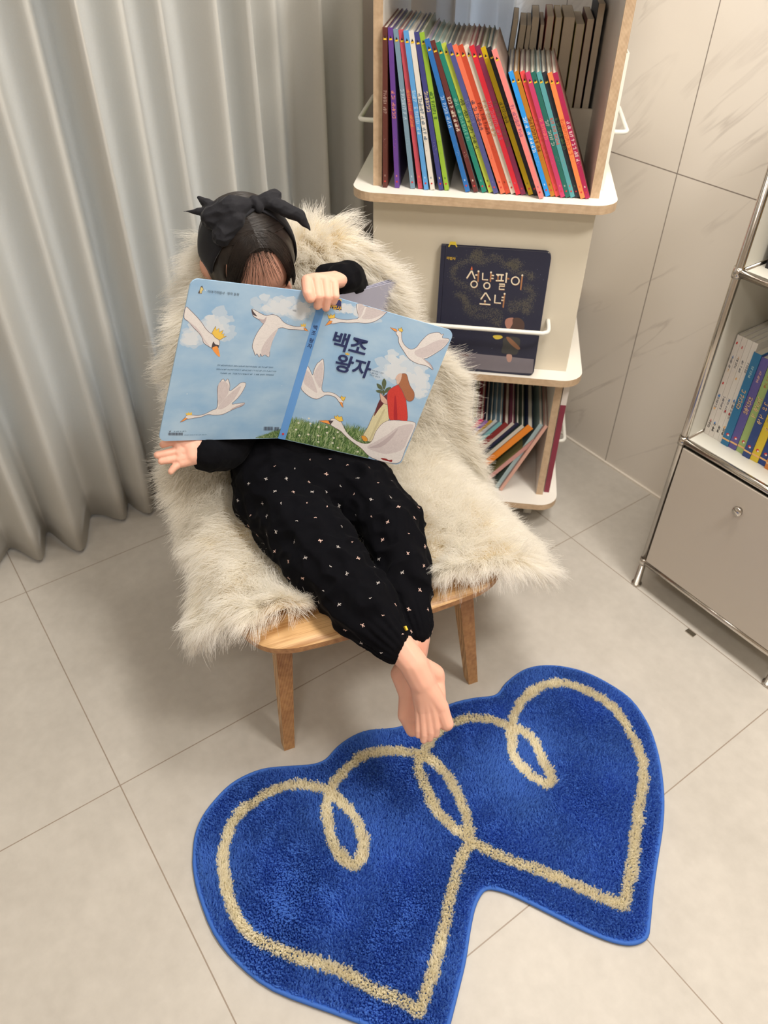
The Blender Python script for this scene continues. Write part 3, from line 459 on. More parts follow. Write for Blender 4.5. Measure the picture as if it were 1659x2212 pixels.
MATCH = [[(659,2274),(573,2107)],[(664,2274),(743,2111)],[(745,2191),(788,2191)],[(803,2270),(810,2053)],[(802,1998),(800,1972),(787,1948),(767,1932),(743,1925),(717,1928),(694,1942),(678,1963),(670,1988),(673,2015),(685,2038),(706,2054),(730,2061),(756,2058),(779,2045),(795,2024),(802,1998)],[(895,2246),(902,2104),(1016,2107)],[(1062,2267),(1065,2071)],[(1081,2206),(1128,2204)],[(1082,2144),(1127,2143)],[(1067,1985),(1065,1960),(1053,1938),(1035,1922),(1011,1916),(987,1919),(965,1931),(950,1951),(942,1976),(945,2001),(956,2023),(975,2038),(998,2045),(1023,2042),(1044,2029),(1060,2009),(1067,1985)],[(1173,2230),(1328,2232)],[(1178,2101),(1342,2109)],[(1213,2215),(1217,2109)],[(1286,2221),(1289,2114)],[(1384,2263),(1389,2073)],[(1396,2163),(1448,2161)],[(1255,2035),(1367,2039),(1369,1994),(1265,1992),(1267,1924),(1376,1928)],[(1656,2132),(1654,2100),(1640,2072),(1617,2053),(1588,2044),(1557,2049),(1529,2064),(1509,2090),(1499,2120),(1501,2152),(1515,2179),(1539,2199),(1568,2207),(1598,2203),(1626,2187),(1646,2162),(1656,2132)],[(1706,2250),(1707,1947)],[(992,1830),(906,1677)],[(997,1831),(1110,1670)],[(998,1647),(1000,1582)],[(889,1579),(1119,1578)],[(1198,1800),(1203,1626),(1335,1626)],[(1390,1833),(1392,1538)],[(1338,1756),(1391,1754)],[(1336,1691),(1389,1691)]]
SWIRL = [[(1328,1125),(1207,1250),(1020,1330),(846,1278)],[(1323,1163),(1338,1355),(1187,1438),(919,1454),(683,1492),(584,1615),(503,1739),(397,1731)],[(541,1705),(605,1580),(656,1396),(800,1388)],[(875,1730),(756,1868),(539,1943),(356,2038),(273,2211),(317,2320),(448,2417),(598,2480)],[(662,2536),(704,2642),(787,2665),(812,2581),(747,2542)],[(659,2571),(735,2489),(874,2464),(1035,2562),(1206,2556),(1321,2442)],[(1428,2398),(1435,2485),(1532,2526),(1608,2462),(1564,2407),(1507,2455)],[(1439,2451),(1519,2352),(1697,2294),(1871,2271),(1897,2202)],[(1789,1980),(1892,1988),(1979,1850),(1911,1716),(1690,1663),(1523,1594)],[(1536,1484),(1672,1531),(1834,1637),(1945,1590),(1890,1474),(1831,1525)]]
def polyface(mb, pts, y, mi): mb.add([(p[0], y, p[1]) for p in pts], [tuple(range(len(pts)))], mi)
def ribbon(mb, pts, w, y, mi, closed=False):
    P = [np.array(p, float) for p in pts]; n = len(P); vs = []
    for i in range(n):
        a = P[i-1] if (i or closed) else P[0]; b = P[(i+1) % n] if (i < n-1 or closed) else P[-1]
        t = b-a; L_ = np.hypot(*t) or 1; nn = np.array([-t[1], t[0]])/L_
        vs += [(*(P[i]+nn*w/2),), (*(P[i]-nn*w/2),)]
    f = [(2*i, 2*i+1, 2*((i+1) % n)+1, 2*((i+1) % n)) for i in range(n if closed else n-1)]
    mb.add([(v[0], y, v[1]) for v in vs], f, mi)
def lin(c): return tuple(c)
def art_object(which, name, parent, sign=1, y0=-.00012, extra=None, clip=None):
    mb = MB(); ms = []; idx = {}
    def mid(col):
        if col not in idx: idx[col] = len(ms); ms.append(mat('print_%d_%d_%d' % tuple(int(c*255) for c in col), col, .5, .04, 60))
        return idx[col]
    if extra: extra(mb, mid, sign)
    k = 0
    for c, col, sm, ol, pts in ART:
        if c != which: continue
        k += 1
        P = [(sign*x*1e-4, y*1e-4) for x, y in pts]
        if clip: P = [clip(p) for p in P]
        if sm: P = [tuple(p) for p in catmull(P, 4, True)]
        y = y0-.0002-k*.000008
        if ol: ribbon(mb, P, .0007, y-.000004, mid((.16, .10, .12)), True)
        polyface(mb, P, y, mid(col))
        A_ = abs(sum(P[i-1][0]*P[i][1]-P[i][0]*P[i-1][1] for i in range(len(P))))/2
        if A_ > 2.2e-5 and sm and which != 'D':
            Q = np.array(P); c0 = Q.mean(0); wv, ev = np.linalg.eigh(np.cov((Q-c0).T)); ax = ev[:, 1]; lo, hi = Q.min(0), Q.max(0)
            n_ = int(A_/1.1e-6); X = lo+RNG.random((n_, 2))*(hi-lo); dk = mid(tuple(v*.80 for v in col)); lt = mid(tuple(min(1, v*1.10+.01) for v in col))
            for i in range(n_):
                ln_ = RNG.uniform(.0015, .0045); a_ = RNG.normal()*.22; d_ = np.array([ax[0]*math.cos(a_)-ax[1]*math.sin(a_), ax[0]*math.sin(a_)+ax[1]*math.cos(a_)])
                p0, p1 = X[i]-d_*ln_/2, X[i]+d_*ln_/2; nn = np.array([-d_[1], d_[0]])*.00013
                if inpoly(np.array([p0[0], p1[0]]), np.array([p0[1], p1[1]]), P).all(): polyface(mb, [p0-nn*.3, p1, p0+nn*1.7], y-.000003-i*1e-9, dk if i % 3 else lt)
    return mb.build(name, ms, parent)
dv = math.atan2(.019, .274)
DM = TM @ Matrix.Translation((.143, -.0325, .4475)) @ Matrix.Rotation(-dv, 4, 'X')
disp = empty('picture_book', DM); tag(disp, 'dark navy picture book with matchstick lettering displayed behind the white rail', 'book')
NAVY = (44, 46, 66); nav = colmat('cover', NAVY, .45)
def slab(x0, x1, y0, y1, z0, z1, r, side=1, k=6):      # cover board with rounded outer corners
    pts = []
    if side > 0: pts = [(x0, z0)]+[(x1-r+r*math.cos(a), z0+r+r*math.sin(a)) for a in np.linspace(-PI/2, 0, k)]+[(x1-r+r*math.cos(a), z1-r+r*math.sin(a)) for a in np.linspace(0, PI/2, k)]+[(x0, z1)]
    else: pts = [(x1, z1)]+[(x0+r+r*math.cos(a), z1-r+r*math.sin(a)) for a in np.linspace(PI/2, PI, k)]+[(x0+r+r*math.cos(a), z0+r+r*math.sin(a)) for a in np.linspace(PI, 1.5*PI, k)]+[(x1, z0)]
    n = len(pts); v = [(p[0], y0, p[1]) for p in pts]+[(p[0], y1, p[1]) for p in pts]
    f = [tuple(range(n)), tuple(reversed(range(n, 2*n)))]+[(i, n+i, n+(i+1) % n, (i+1) % n) for i in range(n)]
    return v, f
b = MB(); b.add(*slab(.009, .2235, 0, .0022, 0, .275, .012)); b.add(*slab(.009, .2235, .0098, .012, 0, .275, .012)); b.box((0, 0, 0), (.0085, .012, .275)); b.build('cover', nav, disp)
b = MB(); b.box((.009, .0024, .003), (.219, .0096, .272)); b.build('page_block', M_paper, disp)
def navy_extra(mb, mid, sign):
    c = mid((.14, .128, .10)); r = random.Random(4)
    for s in SWIRL:
        P = catmull([(x*1e-4, y*1e-4) for x, y in s], 8)
        for p in P:
            for q in range(16):
                a = r.gauss(0, .0045); b_ = r.gauss(0, .0045); w = r.uniform(.0002, .0006)
                x, z = p[0]+a, p[1]+b_; polyface(mb, [(x-w, z-w), (x+w, z-w), (x+w, z+w), (x-w, z+w)], -.00015, c)
    st = mid((.25, .28, .38))
    for i in range(46):
        x, z, w = r.uniform(.015, .215), r.uniform(.055, .268), r.uniform(.0002, .0007); polyface(mb, [(x-w, z), (x, z-w), (x+w, z), (x, z+w)], -.00014, st)
art_object('D', 'cover_illustration', disp, 1, -.0001, navy_extra)
mb = MB(); e1 = mat('match_cream', srgb(238, 226, 200), .5); e2 = mat('match_brown', srgb(170, 120, 84), .5); e3 = mat('match_flame', srgb(235, 120, 70), .5)
for i, s in enumerate(MATCH):
    P = [(x*1e-4, y*1e-4) for x, y in s]
    ribbon(mb, P, .0027 if len(P) < 4 else .0024, -.0006, 0 if (abs(P[0][0]-P[-1][0]) > .004 or len(P) > 6) and i % 2 == 0 else (0 if len(P) > 6 or i % 3 else 1))
    ribbon(mb, [(p[0]+.0006, p[1]-.0009) for p in P], .0024, -.0005, 1)
    if abs(P[0][0]-P[-1][0]) < .004 and len(P) < 6:
        polyface(mb, [(P[0][0]+.0021*math.cos(a), P[0][1]+.0021*math.sin(a)) for a in np.linspace(0, 2*PI, 12, endpoint=False)], -.0007, 0)
P0 = MATCH[0][0]; x, z = P0[0]*1e-4, P0[1]*1e-4+.002
polyface(mb, [(x-.0022, z), (x+.0022, z), (x+.001, z+.004), (x, z+.0075), (x-.001, z+.004)], -.0007, 2)
mb.build('matchstick_title', [e1, e2, e3], disp)
def text_mesh(body, size, m, parent, M, bold=0.0, name='lettering', align='LEFT', depth=0.0):
    cu = bpy.data.curves.new('t', 'FONT'); cu.body = body; cu.size = size; cu.offset = bold; cu.align_x = align; cu.extrude = depth; cu.resolution_u = 3
    o = bpy.data.objects.new('t', cu); COL.objects.link(o)
    dg = bpy.context.evaluated_depsgraph_get(); me = bpy.data.meshes.new_from_object(o.evaluated_get(dg))
    bpy.data.objects.remove(o); bpy.data.curves.remove(cu); me.materials.clear()
    ob = link(name, me, parent, [m]); ob.matrix_local = M; return ob
UP = Matrix.Rotation(PI/2, 4, 'X')                  # text plane -> facing -y
text_mesh('마법사', .0068, mat('ink_yellow', srgb(225, 185, 60), .6), disp, Matrix.Translation((.0125, -.0007, .2475)) @ UP, .0001, 'badge_lettering')

# ------------------------------------------------------------------ steel cabinet on the right
CX0, CX1, CY0, CY1 = -.687, -.322, 1.240, 1.545
cab = empty('steel_cabinet', Matrix.Translation((CX0, CY0, 0))); tag(cab, 'pale grey modular cabinet with chrome tube frame against the tile wall', 'cabinet')
w, d = CX1-CX0, CY1-CY0; ZB = [.078, .425, .783, 1.141]
for x in (.004, w-.004):
    for y in (.008, d-.008):
        b = MB(); b.tube([(x, y, .0805), (x, y, 1.141)], .0075, 12); b.build('frame_post', M_chrome, cab, True)
        b = MB(); b.tube([(x, y, 0), (x, y, .006), (x, y, .006), (x, y, .0715)], [.012, .012, .0085, .0075], 14); b.build('foot', M_chrome, cab, True)
for z in ZB:
    b = MB()
    for y in (.008, d-.008): b.tube([(.004, y, z), (w-.004, y, z)], .0075, 12)
    for x in (.004, w-.004): b.tube([(x, .008, z), (x, d-.008, z)], .0075, 12)
    b.build('frame_tubes', M_chrome, cab, True)
    for x in (.004, w-.004):
        for y in (.008, d-.008): b = MB(); b.tube([(x, y, z-.0095), (x, y, z+.0095)], .0095, 12); b.build('ball_joint', M_chrome, cab, True)
    b = MB(); b.box((.010, .016, z-.001), (w-.010, d-.014, z+.0015)); b.build('shelf_panel', M_steel, cab)
for a, c in zip(ZB[:-1], ZB[1:]):
    for x in (.007, w-.010):
        b = MB(); b.box((x, .014, a+.0095), (x+.003, d-.014, c-.0095)); b.build('side_panel', M_steel, cab)
    b = MB(); b.box((.0105, d-.012, a+.0095), (w-.0105, d-.010, c-.0095)); b.build('back_panel', M_steel, cab)
b = MB(); b.box((.0125, .001, ZB[0]+.010), (w-.0125, .006, ZB[1]-.012)); dr = b.build('door', M_door, cab, bevel=.0012)
b = MB(); b.tube([(CX0*0+.168, .001, .356), (.168, -.006, .356), (.168, -.006, .356), (.168, -.010, .356)], [.007, .007, .0105, .0095], 24); b.build('door_knob', M_chrome, dr, True)
b = MB(); b.box((0, 0, 0), (.022, .012, .003)); o = b.build('floor_clip', M_chrome, None); o.location = (-.520, 1.222, 0); tag(o, 'small metal clip lying on the floor in front of the cabinet', 'clip')
def cab_book(x, T, Hb, y, z, sp, lab, ink, kind, seed, D=.20):
    M = Matrix.Translation((x, y, z)); r = empty('picture_book' if kind != 'slim' else 'slim_book', M); tag(r, lab, 'book', 'books in the cabinet compartments')
    cs = colmat('cloth', sp); b = MB(); b.box((-T/2, 0, 0), (T/2, .001, Hb)); b.box((-T/2, .001, 0), (-T/2+.001, D, Hb)); b.box((T/2-.001, .001, 0), (T/2, D, Hb))
    p = MB(); p.box((-T/2+.0012, .0012, .002), (T/2-.0012, D-.002, Hb-.002)); p.build('page_block', M_paper, r)
    k = MB(); rr = random.Random(seed)
    if kind == 'slim':
        marks(k, 0, Hb*.80, 5, T*.42, 0, seed, 1.0); marks(k, 0, Hb*.42, 7, T*.42, 0, seed+3, 1.0); marks(k, 0, .030, 3, T*.5, 1, seed+5, 1.0)
        cols = [(200, 50, 60), (90, 140, 205), (235, 180, 80)]
        for i in range(7 if seed % 4 == 1 else 3):
            zz = Hb*(.93-.13*i) if seed % 4 == 1 else Hb*rr.uniform(.1, .95); k.tube([(rr.uniform(-.1, .1)*T, -.0001, zz), (0, -.0004, zz)], T*.24, 10, 2+i % 3)
    else:
        marks(k, 0, Hb*.86, 5, T*.33, 0, seed, .9); marks(k, 0, Hb*.60, 4, T*.62, 3, seed+7, 1.05)
        k.box((-T*.36, -.0004, .0105), (T*.36, -.0001, .0150), 4) if False else None
        k.box((-T/2, -.0005, .012), (T/2, -.0001, .0155), 4)
        k.tube([(0, -.0001, .026), (0, -.0004, .026)], T*.2, 12, 2); k.tube([(T*.08, -.0001, .025), (T*.08, -.0005, .025)], T*.12, 10, 5)
    b.add(k.v, k.f, 0); b.mi[-len(k.f):] = [i+1 for i in k.mi]
    b.build('cover', [cs, colmat('ink', ink, .6), colmat('ink', (40, 40, 50), .6), colmat('ink', (210, 60, 60), .6), colmat('ink', (240, 200, 150), .6) if kind != 'slim' else colmat('ink', (90, 140, 205), .6), colmat('ink', (240, 190, 130), .6), colmat('ink', (235, 235, 235), .6)], r)
xs = -.6745
SB = [((228, 222, 216), 'first white slim book from the cabinet side, spine printed with coloured dots', 1), ((226, 220, 214), 'second white slim book from the cabinet side, orange patch low on its spine', 2), ((228, 224, 218), 'third white slim book from the cabinet side, plain lettering', 3), ((230, 226, 220), 'fourth white slim book, purple mark at the top, beside the blue book', 4)]
for i, (c, lab, s) in enumerate(SB):
    cab_book(xs+.0052+i*.0112, .0108, .224, 1.303, .4268, c, lab, (120, 120, 130), 'slim', s)
UB = [((48, 120, 168), 'light blue thick spine right of the white slim books', (190, 225, 235)), ((98, 92, 160), 'purple thick spine between the blue and the light green one', (240, 200, 190)), ((164, 190, 120), 'light green thick spine right of the purple one', (210, 120, 80)), ((52, 76, 136), 'navy thick spine between the light green and the yellow one', (200, 215, 150)), ((226, 200, 60), 'yellow thick spine right of the navy one', (225, 120, 60)), ((44, 70, 140), 'dark blue thick spine right of the yellow one', (235, 215, 120)), ((210, 130, 60), 'orange thick spine right of the dark blue one', (240, 230, 200)), ((60, 120, 90), 'green thick spine right of the orange one in the cabinet', (240, 230, 200))]
xs = -.6235
for i, (c, lab, ink) in enumerate(UB):
    cab_book(xs+i*.0167, .0163, .208-.003*(i % 2), 1.300+.002*(i % 3), .4268, c, lab+' in the middle compartment', ink, 'thick', 20+i)
UP2 = [((40, 40, 44), 'thin black book nearest the side in the upper compartment', (200, 200, 200), .010, .20), ((52, 52, 56), 'second thin black book in the upper compartment', (200, 200, 200), .010, .20), ((200, 190, 80), 'yellow green book in the upper compartment', (60, 60, 50), .011, .22), ((214, 130, 70), 'orange book in the upper compartment', (60, 60, 50), .011, .22), ((40, 44, 54), 'thick black book in the upper compartment', (230, 200, 120), .018, .215), ((60, 110, 160), 'blue book in the upper compartment right of the thick black one', (230, 230, 220), .016, .22)]
x = -.666
for i, (c, lab, ink, T, hb) in enumerate(UP2):
    cab_book(x+T/2, T, hb, 1.300, .7848, c, lab, ink, 'slim' if T < .012 else 'thick', 41+i); x += T+.0005

# ------------------------------------------------------------------ chair
CM = Matrix(((.2220, -.97505, 0, -.70), (.97505, .2220, 0, .52), (0, 0, 1, 0), (0, 0, 0, 1)))
chair = empty('lounge_chair', CM); tag(chair, 'low oak plywood lounge chair with a sheepskin over it', 'chair')
half = [(0, -.023), (.076, -.019), (.133, -.016), (.18, -.010), (.218, .010), (.242, .050), (.252, .105), (.250, .20), (.242, .30), (.222, .37), (.18, .405), (.10, .415), (0, .417)]
ol = catmull([(-x, y) for x, y in half]+[(x, y) for x, y in reversed(half[1:-1])], 4, True)
def seat_z(x, y): return .352-.014*math.exp(-((y-.22)/.14)**2)*(1-(x/.26)**2)-.05*max(0, .03-y)**1.2
K = len(ol); vs = []; fs = []; mi = []
RG = 9
for side in (0, 1):
    for r in range(1, RG+1):
        for p in ol:
            q = (p[0]*r/RG, .2+(p[1]-.2)*r/RG); z = seat_z(*q)-(.0125 if side else 0)-(.0008 if r == RG and not side else 0); vs.append((q[0], q[1], z))
nr = RG*K
for side in (0, 1):
    o = side*nr; c = len(vs); vs.append((0, .2, seat_z(0, .2)-(.0125 if side else 0)))
    for k in range(K):
        k2 = (k+1) % K; tri = (c, o+k2, o+k); fs.append(tri if side == 0 else tri[::-1]); mi.append(0)
        for r in range(RG-1): q = (o+r*K+k, o+r*K+k2, o+(r+1)*K+k2, o+(r+1)*K+k); fs.append(q if side == 0 else q[::-1]); mi.append(0)
for k in range(K):
    k2 = (k+1) % K; a = (RG-1)*K; fs.append((a+k, a+k2, nr+a+k2, nr+a+k)); mi.append(1)
seat = mesh('seat', vs, fs, [M_oak, M_oakedge], chair, False, mi)
seat.data.polygons.foreach_set('use_smooth', [m_ == 0 for m_ in mi])
def leg(x0, y0, x1, y1, zt):
    b = MB(); V_ = []
    for (x, y, z, a, c) in ((x0, y0, 0, .0105, .0115), (x1, y1, zt, .0155, .0185)):
        V_ += [(x-a, y-c, z), (x+a, y-c, z), (x+a, y+c, z), (x-a, y+c, z)]
    b.add(V_, [(0, 3, 2, 1), (4, 5, 6, 7)], 0); b.add(V_, [(0, 1, 5, 4), (2, 3, 7, 6)], 1); b.add(V_, [(1, 2, 6, 5), (3, 0, 4, 7)], 0)
    b.build('leg', [M_oak, M_oakedgev], chair, bevel=.0015)
leg(-.193, .042, -.172, .075, .339); leg(.214, .046, .176, .080, .339)
leg(-.185, .455, -.150, .345, .338); leg(.185, .455, .150, .345, .338)
vs = []; fs = []
nx, nzz = 17, 13
def back_pt(i, j, off):
    a = i/(nx-1)*2-1; c = j/(nzz-1)*2-1
    r = 1/max(1e-6, (abs(a)**2.5+abs(c)**2.5)**.4) if (a or c) else 1
    m_ = max(abs(a), abs(c)); a2, c2 = a*(r*m_ if m_ else 0), c*(r*m_ if m_ else 0)
    x = .205*a2*(1-.12*c2); z = .64+.125*c2; y = .462+.14*(z-.52)+off-.9*x*x
    return (x, y, z)
for off in (0, .011):
    for j in range(nzz):
        for i in range(nx): vs.append(back_pt(i, j, off))
n1 = nx*nzz
for j in range(nzz-1):
    for i in range(nx-1):
        q = (j*nx+i, j*nx+i+1, (j+1)*nx+i+1, (j+1)*nx+i); fs += [q, tuple(v+n1 for v in reversed(q))]
bd = [i for i in range(nx)]+[j*nx+nx-1 for j in range(1, nzz)]+[(nzz-1)*nx+i for i in range(nx-2, -1, -1)]+[j*nx for j in range(nzz-2, 0, -1)]
for a, b_ in zip(bd, bd[1:]+bd[:1]): fs.append((a, a+n1, b_+n1, b_))
mesh('backrest', vs, fs, M_oak, chair, True)
P = catmull([(.30, .326), (.40, .328), (.47, .36), (.492, .45), (.494, .58), (.505, .66)], 5); b = MB()
for i in range(len(P)-1):
    (y0, z0), (y1, z1) = P[i], P[i+1]; t = np.array([y1-y0, z1-z0]); t /= np.hypot(*t); nn = np.array([-t[1], t[0]])*.006
    V_ = [(s*.05, y+sg*nn[0], z+sg*nn[1]) for (y, z) in ((y0, z0), (y1, z1)) for sg in (-1, 1) for s in (-1, 1)]
    b.add(V_, [(0, 1, 3, 2), (4, 6, 7, 5), (0, 4, 5, 1), (2, 3, 7, 6), (0, 2, 6, 4), (1, 5, 7, 3)])
b.build('back_support', M_oak, chair)

# ------------------------------------------------------------------ body capsules (metres, world)
PR = [((-1.0518, 0.4886, 0.4441), .074, (-0.979, 0.6198, 0.4191), .064), ((-1.0062, 0.4758, 0.4312), .079, (-0.8325, 0.4658, 0.4074), .074), ((-0.8325, 0.4658, 0.4074), .072, (-0.7064, 0.4746, 0.3874), .056), ((-0.7064, 0.4746, 0.3874), .056, (-0.6439, 0.4809, 0.3669), .037),
      ((-0.9319, 0.6159, 0.4137), .072, (-0.816, 0.6141, 0.4112), .060), ((-0.8152, 0.6114, 0.4132), .060, (-0.7144, 0.5666, 0.3806), .046), ((-0.7153, 0.5653, 0.3805), .044, (-0.6517, 0.5401, 0.3577), .031),
      ((-1.0518, 0.4886, 0.4441), .070, (-0.9362, 0.6124, 0.4123), .070), ((-1.0062, 0.4758, 0.4312), .074, (-0.9352, 0.6118, 0.411), .064)]
SW = [((-1.0577, 0.5566, 0.4695), .074, (-1.109, 0.5546, 0.5723), .078), ((-1.0577, 0.5566, 0.4695), .074, (-1.0431, 0.6092, 0.4564), .066), ((-1.0431, 0.6092, 0.4564), .066, (-1.0946, 0.5948, 0.5554), .072), ((-1.1488, 0.4914, 0.6277), .040, (-1.0815, 0.64, 0.5966), .043), ((-1.109, 0.5546, 0.5723), .072, (-1.087, 0.5906, 0.5609), .072),
      ((-1.109, 0.5546, 0.5723), .078, (-1.1318, 0.5544, 0.6391), .05), ((-1.087, 0.5906, 0.5609), .07, (-1.0865, 0.6329, 0.5965), .05), ((-1.109, 0.5546, 0.5723), .07, (-1.1458, 0.4985, 0.6221), .045),
      ((-1.1488, 0.4914, 0.6277), .040, (-1.0876, 0.4612, 0.5276), .036), ((-1.0876, 0.4612, 0.5276), .036, (-1.0495, 0.4132, 0.5207), .033), ((-1.0495, 0.4132, 0.5207), .033, (-1.0206, 0.3678, 0.5546), .029),
      ((-1.0815, 0.64, 0.5966), .043, (-1.106, 0.7459, 0.6451), .038), ((-1.106, 0.7459, 0.6451), .038, (-1.0809, 0.7085, 0.7259), .034), ((-1.0887, 0.7136, 0.7215), .034, (-1.0417, 0.6704, 0.7872), .0285), ((-1.0417, 0.6704, 0.7872), .0285, (-1.0245, 0.6483, 0.7958), .0250), ((-1.0425, 0.6634, 0.7862), .029, (-1.0602, 0.638, 0.7917), .018)]
HC = Vector((-1.1305, 0.5341, 0.8299))
HF = Vector((0.91895, -0.08959, -0.38406)); HU = Vector((0.36482, -0.17677, 0.91414)); HL = Vector((0.14979, 0.98017, 0.12976))
def hp(l, f, u): return HC+HL*l+HF*f+HU*u
HM = Matrix((( HL.x, -HF.x, HU.x, HC.x), (HL.y, -HF.y, HU.y, HC.y), (HL.z, -HF.z, HU.z, HC.z), (0, 0, 0, 1)))   # local x = left ear, -y = face, z = crown
def hell(l, f, u, rl, rf, ru): return HM @ Matrix.Translation((l, -f, u)) @ Matrix.Diagonal((rl, rf, ru, 1))

# ------------------------------------------------------------------ sheepskin
cen = [(-.575, .64, .13), (-.565, .72, .12), (-.535, .775, .10), (-.50, .812, .080), (-.472, .790, .115), (-.463, .73, .165), (-.452, .65, .210), (-.440, .57, .238), (-.425, .48, .255), (-.385, .405, .292), (-.32, .376, .300), (-.24, .370, .290), (-.16, .370, .290), (-.09, .371, .298), (-.045, .372, .285), (-.02, .373, .235)]
CP = np.array(catmull(cen, 5)); NS = len(CP)
def skin_pt(s, t):       # s in 0..1 from behind the backrest to the seat front, t in -1..1
    f = s*(NS-1); i = min(int(f), NS-2); k = f-i; n_, z_, hw = CP[i]*(1-k)+CP[i+1]*k
    hw = hw*(1+.07*math.sin(s*23+2)+.05*math.sin(s*41+t))
    on = min(1, max(0, (.42-(-n_))/.08))                # 1 on the seat, 0 on the backrest
    up_ = min(1, max(0, (z_-.54)/.14)); hw += .016*up_; x = .016+t*hw+.021*on-.030*up_
    if on: hw2 = abs(x)-.235; 
    dz = -on*max(0, abs(x)-.235)*.95
    n2 = n_+(1-on)*(.9*x*x)*.8-on*(.12*max(0, -t-.0)**2 if s > .9 else 0)*0
    if s > .80: n2 -= (s-.80)/.20*(.060*math.exp(-((x+.04)/.10)**2)+.030*math.exp(-((x+.20)/.07)**2))-(s-.80)/.2*.022*math.exp(-((abs(x)-.30)/.05)**2)
    return (x, -n2, z_+dz+.004*math.sin(x*37+s*20)*on)
ns, nt_ = 64, 40; vs = []; fs = []
for i in range(ns+1):
    for j in range(nt_+1): vs.append(skin_pt(i/ns, j/nt_*2-1))
for i in range(ns):
    for j in range(nt_): a = i*(nt_+1)+j; fs.append((a, a+1, a+nt_+2, a+nt_+1))
def wool():
    m = bpy.data.materials.new('wool'); m.use_nodes = True; nt = m.node_tree; b = nt.nodes['Principled BSDF']
    h = N(nt, 'ShaderNodeHairInfo'); r = N(nt, 'ShaderNodeValToRGB'); r.color_ramp.elements[0].color = (*srgb(250, 238, 208), 1); r.color_ramp.elements[1].color = (*srgb(255, 252, 245), 1); r.color_ramp.elements[1].position = .6
    nt.links.new(h.outputs['Intercept'], r.inputs[0]); nt.links.new(r.outputs[0], b.inputs['Base Color'])
    b.inputs['Roughness'].default_value = .7; b.inputs['Specular IOR Level'].default_value = .15
    tr = N(nt, 'ShaderNodeBsdfTranslucent'); nt.links.new(r.outputs[0], tr.inputs[0]); ms = N(nt, 'ShaderNodeMixShader'); ms.inputs[0].default_value = .5
    nt.links.new(b.outputs[0], ms.inputs[1]); nt.links.new(tr.outputs[0], ms.inputs[2]); nt.links.new(ms.outputs[0], nt.nodes['Material Output'].inputs[0]); return m
M_hide = mat('hide_leather', srgb(232, 214, 176), .8, .06, 60)
M_wool = wool()
hide = mesh('sheepskin_throw', vs, fs, M_hide, None, True); hide.matrix_world = CM
s_ = hide.modifiers.new('t', 'SOLIDIFY'); s_.thickness = .003; s_.offset = 0
tag(hide, 'fluffy ivory sheepskin draped over the chair seat and backrest', 'sheepskin')
